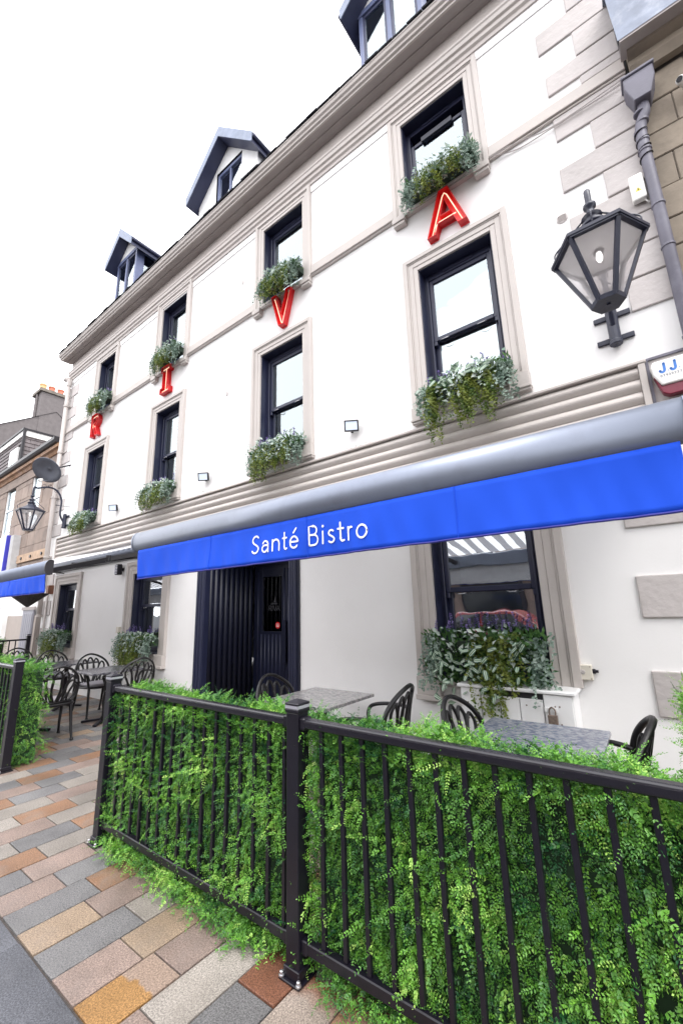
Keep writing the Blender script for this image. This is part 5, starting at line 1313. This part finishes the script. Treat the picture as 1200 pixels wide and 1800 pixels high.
MB().tube([(0, 0, 0.0), (0, 0, 7.55)], .052, 12).build('pipe', CREAMPIPE, t, smooth=True); MB().tube(crom([(0, 0, 7.5), (.0, -.0, 7.66), (-.06, -.04, 7.73), (-.16, -.05, 7.74)], 5), .06, 12).build('elbow', CREAMPIPE, t, smooth=True)
for z in (.6, 1.5, 2.9, 4.4, 5.6, 6.9): MB().lathe([(.066, z), (.066, z + .05)], (0, 0, 0), 12).box(-.09, .09, .05, .088, z + .01, z + .04).build('pipe_collar', CREAMPIPE, t)
t = thing('waste_pipe', 'thin cream waste pipe beside the corner downpipe', 'drainpipe', (-11.62, W - .04, 0)); MB().tube([(0, 0, 0), (0, 0, 2.05)], .026, 10).build('pipe', CREAMPIPE, t, smooth=True)
for z in (.9, 1.7): MB().lathe([(.034, z), (.034, z + .03)], (0, 0, 0), 10).build('pipe_collar', CREAMPIPE, t)
t = thing('hanging_basket', 'empty dark wire basket hanging below the left awning', 'basket', (-10.82, 3.2, 1.715)); MB().lathe([(.02, 0), (.36, .27), (.37, .28)], (0, 0, 0), 16).build('cone', mat('wicker_dark', (0.06, 0.055, 0.055), 0.9, var=.6, scale=60, bump=.6, bscale=60), t)
for k in range(3): a = k * 2.094; MB().tube([(.36 * math.cos(a), .36 * math.sin(a), .28), (0, 0, .72)], .006, 5).build('chain', BLACK, t)
MB().tube([(0, 0, .72), (0, .3, .78), (0, .62, .74)], .012, 6).build('bracket', BLACK, t)

# ================================================================== right neighbour
rb = thing('stone_building', 'brown sandstone neighbour with lead gutter and hopper at the right edge', 'building', (0, 0, 0))
yS = W + .03
MB().box(.47, 7.0, yS + .04, yS + 5, 0, 6.9).build('wall', MORTAR, rb)
z = 6.02; ri = 0
while z > 3.0:
    hgt = random.choice([.26, .29, .31]); x = .462
    z0 = z - hgt
    first = True
    while x < 2.2:
        wd = random.uniform(.16, .26) if (first and ri % 2) else random.uniform(.34, .52); first = False
        c = .0032
        MB().box(x + c, x + wd - c, yS + .024 - random.uniform(.0, .010), yS + .035, z0 + c, z - c).build('stone_block', SAND, rb, bevel=.008)
        x += wd
    z = z0; ri += 1
MB().box(2.2, 7.0, yS - .0, yS + .029, 0.01, 6.0).build('plain_stonework', SAND, rb)
pk = [(yS, 6.03), (yS - .06, 6.03), (yS - .10, 6.10), (yS - .10, 6.16), (yS - .17, 6.18), (yS - .20, 6.25), (yS - .20, 6.31), (yS, 6.31)]
MB().sweep_x(pk, .475, 7.0).build('stone_cornice', SAND, rb)
MB().add([(.42, 3.60, 6.22), (7, 3.60, 6.22), (7, 3.64, 6.98), (.40, 3.64, 6.98), (.40, 3.95, 7.05), (7, 3.95, 7.05)], [(0, 1, 2, 3), (3, 2, 5, 4)]).build('lead_gutter', LEADG, rb)
MB().box(.40, 7, 3.615, 3.63, 6.83, 6.84).build('lead_seam', PIPE, rb)
MB().box(.43, 7.0, 3.605, yS - .1, 6.20, 6.2195).build('gutter_bottom', SOFFIT, rb)
MB().box(.455, .468, W - .004, W + .05, .0, 8.2).build('corner_gap', DARKARM, bld)
t = thing('downpipe', 'grey cast iron downpipe with hopper head between the white and brown buildings', 'drainpipe', (.50, W - .07, 0))
MB().prism([(-.10, 5.90), (.11, 5.90), (.11, 5.79), (.06, 5.63), (-.055, 5.63), (-.10, 5.79)], -.085, .07).box(-.112, .122, -.098, .072, 5.9005, 5.93).build('hopper_head', PIPE, t, bevel=.006)
MB().tube(crom([(.0, 0, 5.64), (.0, 0, 5.55), (-.03, .0, 5.48), (-.05, .0, 5.40), (-.055, 0, 5.28), (-.055, 0, 5.1)], 5) + [V(-.055, 0, 0)], .042, 14).build('pipe', PIPE, t, smooth=True)
for z in (5.55, 5.45, 5.36, 5.26, 5.16, 4.60, 4.20, 3.4): MB().lathe([(.043, z), (.049, z + .005), (.049, z + .02), (.043, z + .025)], (-.055 if z < 5.4 else -.03, 0, 0), 14).build('pipe_collar', PIPE, t)
cbl = MB()
for k in range(4): cbl.tube([(-.055 + .047 * math.cos(a), .047 * math.sin(a), 5.05 + .085 * k + a * .012) for a in np.linspace(0, 6.283, 14)], .005, 5)
cbl.build('wrapped_cable', BLACK, t)
t = thing('security_camera', 'white security camera on the brown stone at the upper right edge', 'camera', (.80, yS - .03, 5.66)); MB().lathe([(.028, 0), (.032, -.02), (.032, -.13), (.026, -.14)], (0, 0, 0), 12, 'y').build('camera_body', PLASTIC, t); MB().tube([(0, -.03, 0), (.05, 0, .05), (.08, .02, .05)], .015, 8).build('bracket', PLASTIC, t); MB().lathe([(.022, -.141), (.022, -.146)], (0, 0, 0), 12, 'y').build('lens', BLACK, t)
t.rotation_euler = (R(20), 0, R(-25))

# ================================================================== left neighbour
nb_ = thing('stone_building', 'weathered sandstone neighbour with slate mansard to the left of the white building', 'building', (0, 0, 0))
yL = W + .05; xl0, xl1 = -21.9, -12.05
wins = [(-14.15, -13.4, 4.0, 5.70), (-16.4, -15.65, 3.6, 5.28)]
wins = [(-14.16, -13.38, 3.95, 5.70), (-16.45, -15.60, 3.95, 5.66), (-19.0, -18.2, 3.95, 5.66)]
rows_ = [2.65, 3.05, 3.42, 3.80, 4.18, 4.56, 4.94, 5.32, 5.48]
MB().box(xl0, xl1, yL + .10, yL + 6, 0, 6.0).build('wall', MORTAR, nb_)
def stones(z0, z1, xa, xb, off):
    x = xa + off
    first = xa
    while first < xb - .01:
        e = min(x + random.uniform(.5, .8), xb)
        a, b = first, e
        segs = [(a, b)]
        for w0, w1, w2, w3 in wins:
            if z0 < w3 - .05 and z1 > w2 + .05:
                ns = []
                for s0, s1 in segs:
                    if s1 <= w0 or s0 >= w1: ns.append((s0, s1)); continue
                    if s0 < w0: ns.append((s0, w0))
                    if s1 > w1: ns.append((w1, s1))
                segs = ns
        for s0, s1 in segs:
            if s1 - s0 > .04: MB().box(s0 + .006, s1 - .006, yL - random.uniform(0, .012), yL + .11, z0 + .005, z1 - .005).build('stone_block', SANDL, nb_)
        first = e; x = e
for i, (a, b) in enumerate(zip(rows_[:-1], rows_[1:])): stones(a, b, -17.6, xl1, -.3 if i % 2 else 0)
MB().box(xl0, -17.6, yL, yL + .099, 2.65, 5.48).build('plain_stonework', SANDL, nb_)
MB().box(xl0, xl1, yL - .03, yL + .10, 5.48, 5.76).build('frieze', SANDL, nb_)
MB().sweep_x([(yL, 5.76), (yL - .06, 5.76), (yL - .10, 5.84), (yL - .16, 5.86), (yL - .16, 5.96), (yL, 5.96)], xl0, xl1).build('stone_cornice', mat('orange_sandstone', (0.33, 0.19, 0.11), 0.85, var=.3, scale=4, stain=(.42, .36, .33), stain_amt=.6, stain_scale=2), nb_)
MB().sweep_x([(yL - .12, 5.97), (yL - .22, 5.97), (yL - .26, 6.02), (yL - .26, 6.10), (yL - .12, 6.10)], xl0, xl1).build('gutter', DARKARM, nb_)
for a, b, c, d in wins[:2]:
    o = MB().box(a, a + .07, yL + .02, yL + .09, c, d).box(b - .07, b, yL + .02, yL + .09, c, d).box(a + .07, b - .07, yL + .02, yL + .09, d - .06, d).box(a + .07, b - .07, yL + .02, yL + .09, c, c + .07).box(a + .07, b - .07, yL + .03, yL + .08, (c + d) / 2 - .03, (c + d) / 2 + .03).build('window', WPAINT, nb_)
    MB().box(a + .065, b - .065, yL + .05, yL + .056, c + .065, d - .055).build('pane', GLASS_UP, o)
# mansard with slates
ym = 4.30; zm0, zm1 = 6.2, 7.93; xm = -17.06
MB().add([(xl0, ym + .02, zm0), (xm - .01, ym + .02, zm0), (xm - .01, ym + .02, zm1), (xl0, ym + .02, zm1), (xm - .01, 7.5, zm0), (xm - .01, 7.5, zm1), (xl0, 7.5, zm1)], [(0, 1, 2, 3), (1, 4, 5, 2), (3, 2, 5, 6)]).build('mansard_dormer', SLATE, nb_)
SLT = mat('grey_brown_slate', (0.155, 0.135, 0.14), 0.75, var=0.3, scale=3, bump=.2)
sl = MB(); k = 0; zz = zm0
while zz < zm1 - .2:
    off = .15 if k % 2 else 0; x = xl0
    while x < xm - .02:
        e = min(x + .3 - (off if x == xl0 else 0), xm)
        if not (x < -17.35 and e > -18.25 and zz > 6.6 and zz < 7.42): sl.add([(x + .004, ym - .035 - random.uniform(0, .006), zz), (e - .004, ym - .035 - random.uniform(0, .006), zz), (e - .004, ym - .005, zz + .19), (x + .004, ym - .005, zz + .19), (x + .004, ym + .019, zz), (e - .004, ym + .019, zz)], [(0, 1, 2, 3), (0, 4, 5, 1)])
        x = e
    y = ym
    while y < 6.6:
        e = y + .3 - (off if y == ym else 0)
        sl.add([(xm + .035 + random.uniform(0, .006), y + .004, zz), (xm + .035, e - .004, zz), (xm + .005, e - .004, zz + .19), (xm + .005, y + .004, zz + .19), (xm - .009, y + .004, zz), (xm - .009, e - .004, zz)], [(0, 1, 2, 3), (0, 1, 5, 4)]); y = e
    zz += .145; k += 1
tag(sl.build('slates', SLT, nb_), kind='stuff')
MB().box(xl0, xm + .06, ym - .08, ym + .0, zm1 - .19, zm1 + .0).box(xm - .0, xm + .07, ym + .001, 7.5, zm1 - .20, zm1).build('fascia_board', WPAINT, nb_)
MB().box(xl0, xm + .10, ym - .12, 7.5, zm1 + .001, zm1 + .07).build('flat_roof', DARKARM, nb_)
MB().tube([(xm + .06, ym - .06, 5.9), (xm + .06, ym - .06, zm1 + .05)], .05, 10).build('dormer_pipe', DARKARM, nb_)
wd = MB().box(-18.22, -17.40, ym - .09, ym - .03, 6.62, 7.40); wo_ = wd.build('window', WPAINT, nb_)
MB().box(-18.12, -17.84, ym - .096, ym - .0905, 6.72, 7.30).box(-17.78, -17.50, ym - .096, ym - .0905, 6.72, 7.30).build('pane', GLASS_UP, wo_)
# ground floor: shop sign, pilasters, door
MB().box(-14.42, -12.06, yL - .02, yL + .099, 0, 2.65).build('painted_lower_wall', WHITE, nb_)
MB().box(-14.45, -12.10, yL - .05, yL - .0205, .02, 1.55).build('dado', BEIGE, nb_)
dl = MB().box(-13.16, -12.42, yL - .085, yL - .051, .02, 1.68); dd_ = dl.build('alley_door', GREYDOOR, nb_, bevel=.004)
for i in range(5): MB().box(-13.09 + i * .13, -12.98 + i * .13, yL - .095, yL - .0855, .1, 1.6).build('board', GREYDOOR, dd_, bevel=.003)
MB().box(-13.24, -12.36, yL - .10, yL - .0515, 1.681, 1.76).build('door_lintel', SOFFIT, nb_)
MB().box(-14.72, -14.42, yL - .16, yL + .099, 0, 2.75).build('pilaster', WPAINT, nb_)
MB().box(-14.70, -14.44, yL - .18, yL + .099, 2.751, 3.80).build('pilaster_head', mat('pale_grey', (0.45, 0.45, 0.46), .7), nb_)
MB().box(-19.5, -14.92, yL - .22, yL + .0, 2.70, 3.82).build('shop_sign', SIGNBLUE, nb_)
MB().box(-14.919, -14.87, yL - .23, yL + .0, 2.68, 3.84).build('sign_edge', SIGNEDGE, nb_)
MB().box(-19.5, -14.73, yL + .03, yL + .099, .5, 2.69).build('shop_display', SHOP, nb_)
MB().box(-19.5, -14.73, yL - .02, yL - .012, .5, 2.69).build('shop_pane', GLASS_DOOR, nb_)
MB().box(-14.40, -12.02, yL - .05, yL - .013, 2.98, 3.20).build('timber_batten', WOOD, nb_, bevel=.004)
bt = MB()
for x in (-14.0, -13.3, -12.5): bt.lathe([(.04, -.05), (.04, -.075)], (x, yL, 3.09), 10, 'y')
bt.build('coach_bolt', BLACK, nb_)
# gable house and chimney behind
gh = thing('gable_house', 'dark roughcast gable with a broad chimney stack rising behind the slate mansard', 'house', (0, 0, 0))
Xg = -22.0
MB().add([(Xg, 3.9, 0), (Xg, 9.5, 0), (Xg, 9.5, 8.6), (Xg, 6.6, 11.1), (Xg, 3.9, 9.35), (Xg - 8, 3.9, 0), (Xg - 8, 3.9, 9.35), (Xg - 8, 6.6, 11.1), (Xg - 8, 9.5, 8.6)], [(0, 1, 2, 3, 4), (0, 4, 6, 5)]).build('gable_wall', ROUGHCAST, gh)
MB().add([(Xg + .05, 3.8, 9.30), (Xg + .05, 6.6, 11.12), (Xg - 8, 6.6, 11.12), (Xg - 8, 3.8, 9.30), (Xg + .05, 9.6, 8.55), (Xg - 8, 9.6, 8.55)], [(0, 1, 2, 3), (1, 4, 5, 2)]).build('roof', SLATE, gh)
c_ = MB().box(Xg - .95, Xg + .02, 5.92, 8.2, 9.5, 11.95).build('chimney', ROUGHCAST, gh)
MB().box(Xg - 1.05, Xg + .10, 5.82, 8.3, 11.951, 12.10).build('chimney_cap', mat('weathered_cap', (0.16, 0.14, 0.12), .9, var=.3, scale=6), c_)
for i, y in enumerate((6.05, 6.42, 6.80, 7.18, 7.56, 7.92)):
    MB().lathe([(.13, 12.101), (.16, 12.15), (.13, 12.42), (.155, 12.47), (.155, 12.52), (.12, 12.521)], (Xg - .45, y, 0), 12).build('chimney_pot', POTS if i else POTB, c_)
MB().tube([(Xg - .45, 5.88, 9.5), (Xg - .45, 5.88, 11.9)], .06, 8).build('chimney_pipe', ROUGHCAST, c_)
MB().tube([(Xg - 4, 5.9, 10.6), (Xg - 4, 5.9, 11.05), (Xg - 7, 5.9, 11.3)], .04, 6).build('roof_pipe', DARKARM, gh)

# ================================================================== across the street, seen in the window glass
op = thing('shop_terrace', 'dark shopfront terrace across the street mirrored in the ground floor panes', 'building', (-4, -12.5, 0))
MB().box(-26, 24, -7, 0, -.1, 3.1).build('shopfront', BRICKRED, op); MB().box(-26, 24, -6.9, -.2, 3.101, 6.6).build('upper_wall', SANDL, op); MB().box(-26, 24, .001, .25, 2.7, 3.05).build('shop_fascia', DARKARM, op)
MB().add([(-26, .3, 6.6), (24, .3, 6.6), (24, -3.5, 9.0), (-26, -3.5, 9.0)], [(0, 1, 2, 3)]).build('roof', SLATE, op)
for i in range(12):
    x = -24 + i * 4
    w_ = MB().box(x, x + 2.9, .001, .06, .6, 2.6).build('window', BLACK, op); MB().box(x + .1, x + 2.8, .0605, .065, .7, 2.5).build('pane', DGLASS, w_)
    w_ = MB().box(x + .6, x + 1.7, -.2, -.14, 3.9, 5.7).build('window', WPAINT, op); MB().box(x + .68, x + 1.62, -.1395, -.135, 3.98, 5.62).build('pane', DGLASS, w_)
car = thing('parked_car', 'red hatchback at the kerb, its roof mirrored in the ground floor window', 'car', (-4.2, -3.9, -.12))
pr = [(-2.0, .28), (-2.02, .62), (-1.95, .86), (-1.1, .95), (1.2, .97), (1.85, .92), (2.0, .62), (1.98, .28)]
b_ = MB().prism(pr, -.84, .84).build('body', CARRED, car, bevel=.09, seg=3)
cab = [(-1.15, .95), (-.45, 1.40), (.2, 1.47), (1.0, 1.44), (1.75, .94)]
MB().add([(x, -.80, z) if z < 1 else (x, -.62, z) for x, z in cab] + [(x, .80, z) if z < 1 else (x, .62, z) for x, z in cab], [(0, 1, 2, 3, 4), (9, 8, 7, 6, 5)] + [(i, 5 + i, 6 + i, i + 1) for i in range(4)]).build('roof', CARRED, car, bevel=.03, seg=2)
for s in (-1, 1):
    for a in ([(-.95, .98), (-.42, 1.34), (.2, 1.41), (.2, .98)], [(.28, .98), (.28, 1.41), (.92, 1.38), (1.5, .98)]):
        MB().add([(x, s * (.815 if z < 1 else .655), z) for x, z in a], [(0, 1, 2, 3)]).build('side_window', DGLASS, car)
    for x in (-1.28, 1.28):
        w_ = MB().lathe([(.2, -.02), (.30, -.02), (.31, 0), (.31, .18), (.30, .2), (.2, .2)], (x, s * .68 - .1, .31), 20, 'y').build('wheel', TYRE, car); MB().lathe([(.19, -.03), (.19, .23)], (x, s * .68 - .1, .31), 14, 'y').build('rim', SILVER, w_)
MB().add([(-1.12, -.74, .99), (-.5, -.60, 1.36), (-.5, .60, 1.36), (-1.12, .74, .99)], [(0, 1, 2, 3)]).build('windscreen', DGLASS, car)

# ================================================================== small marks on the render
for (x, z), lab in zip(((-4.83, 6.90), (-5.15, 4.95)), ('small oval plate on the wall left of the upper V window', 'small oval plate on the wall right of the slab serif I window')):
    t = thing('wall_plate', lab, 'wall plate', (x, W, z)); o = MB().lathe([(.034, 0), (.034, -.006), (.026, -.010)], (0, 0, 0), 16, 'y').build('plate', QUOIN, t); o.scale = (.8, 1, 1.25)
chip = MB()
for cx in (-2.62, -5.52, -8.53):
    for i in range(7):
        x = cx - .16 + i * .055 + random.uniform(-.02, .02); z = 3.375 + random.uniform(-.006, .03); a = random.uniform(.012, .035); b = random.uniform(.003, .009)
        n = 7; chip.add([(x + a * math.cos(k * 6.283 / n) * random.uniform(.6, 1.2), W - .0012, z + b * math.sin(k * 6.283 / n) * random.uniform(.5, 1.3)) for k in range(n)], [tuple(range(n))[::-1]])
tag(chip.build('peeling_paint', mat('old_render', (0.42, 0.40, 0.38), 0.9), bld), kind='stuff')
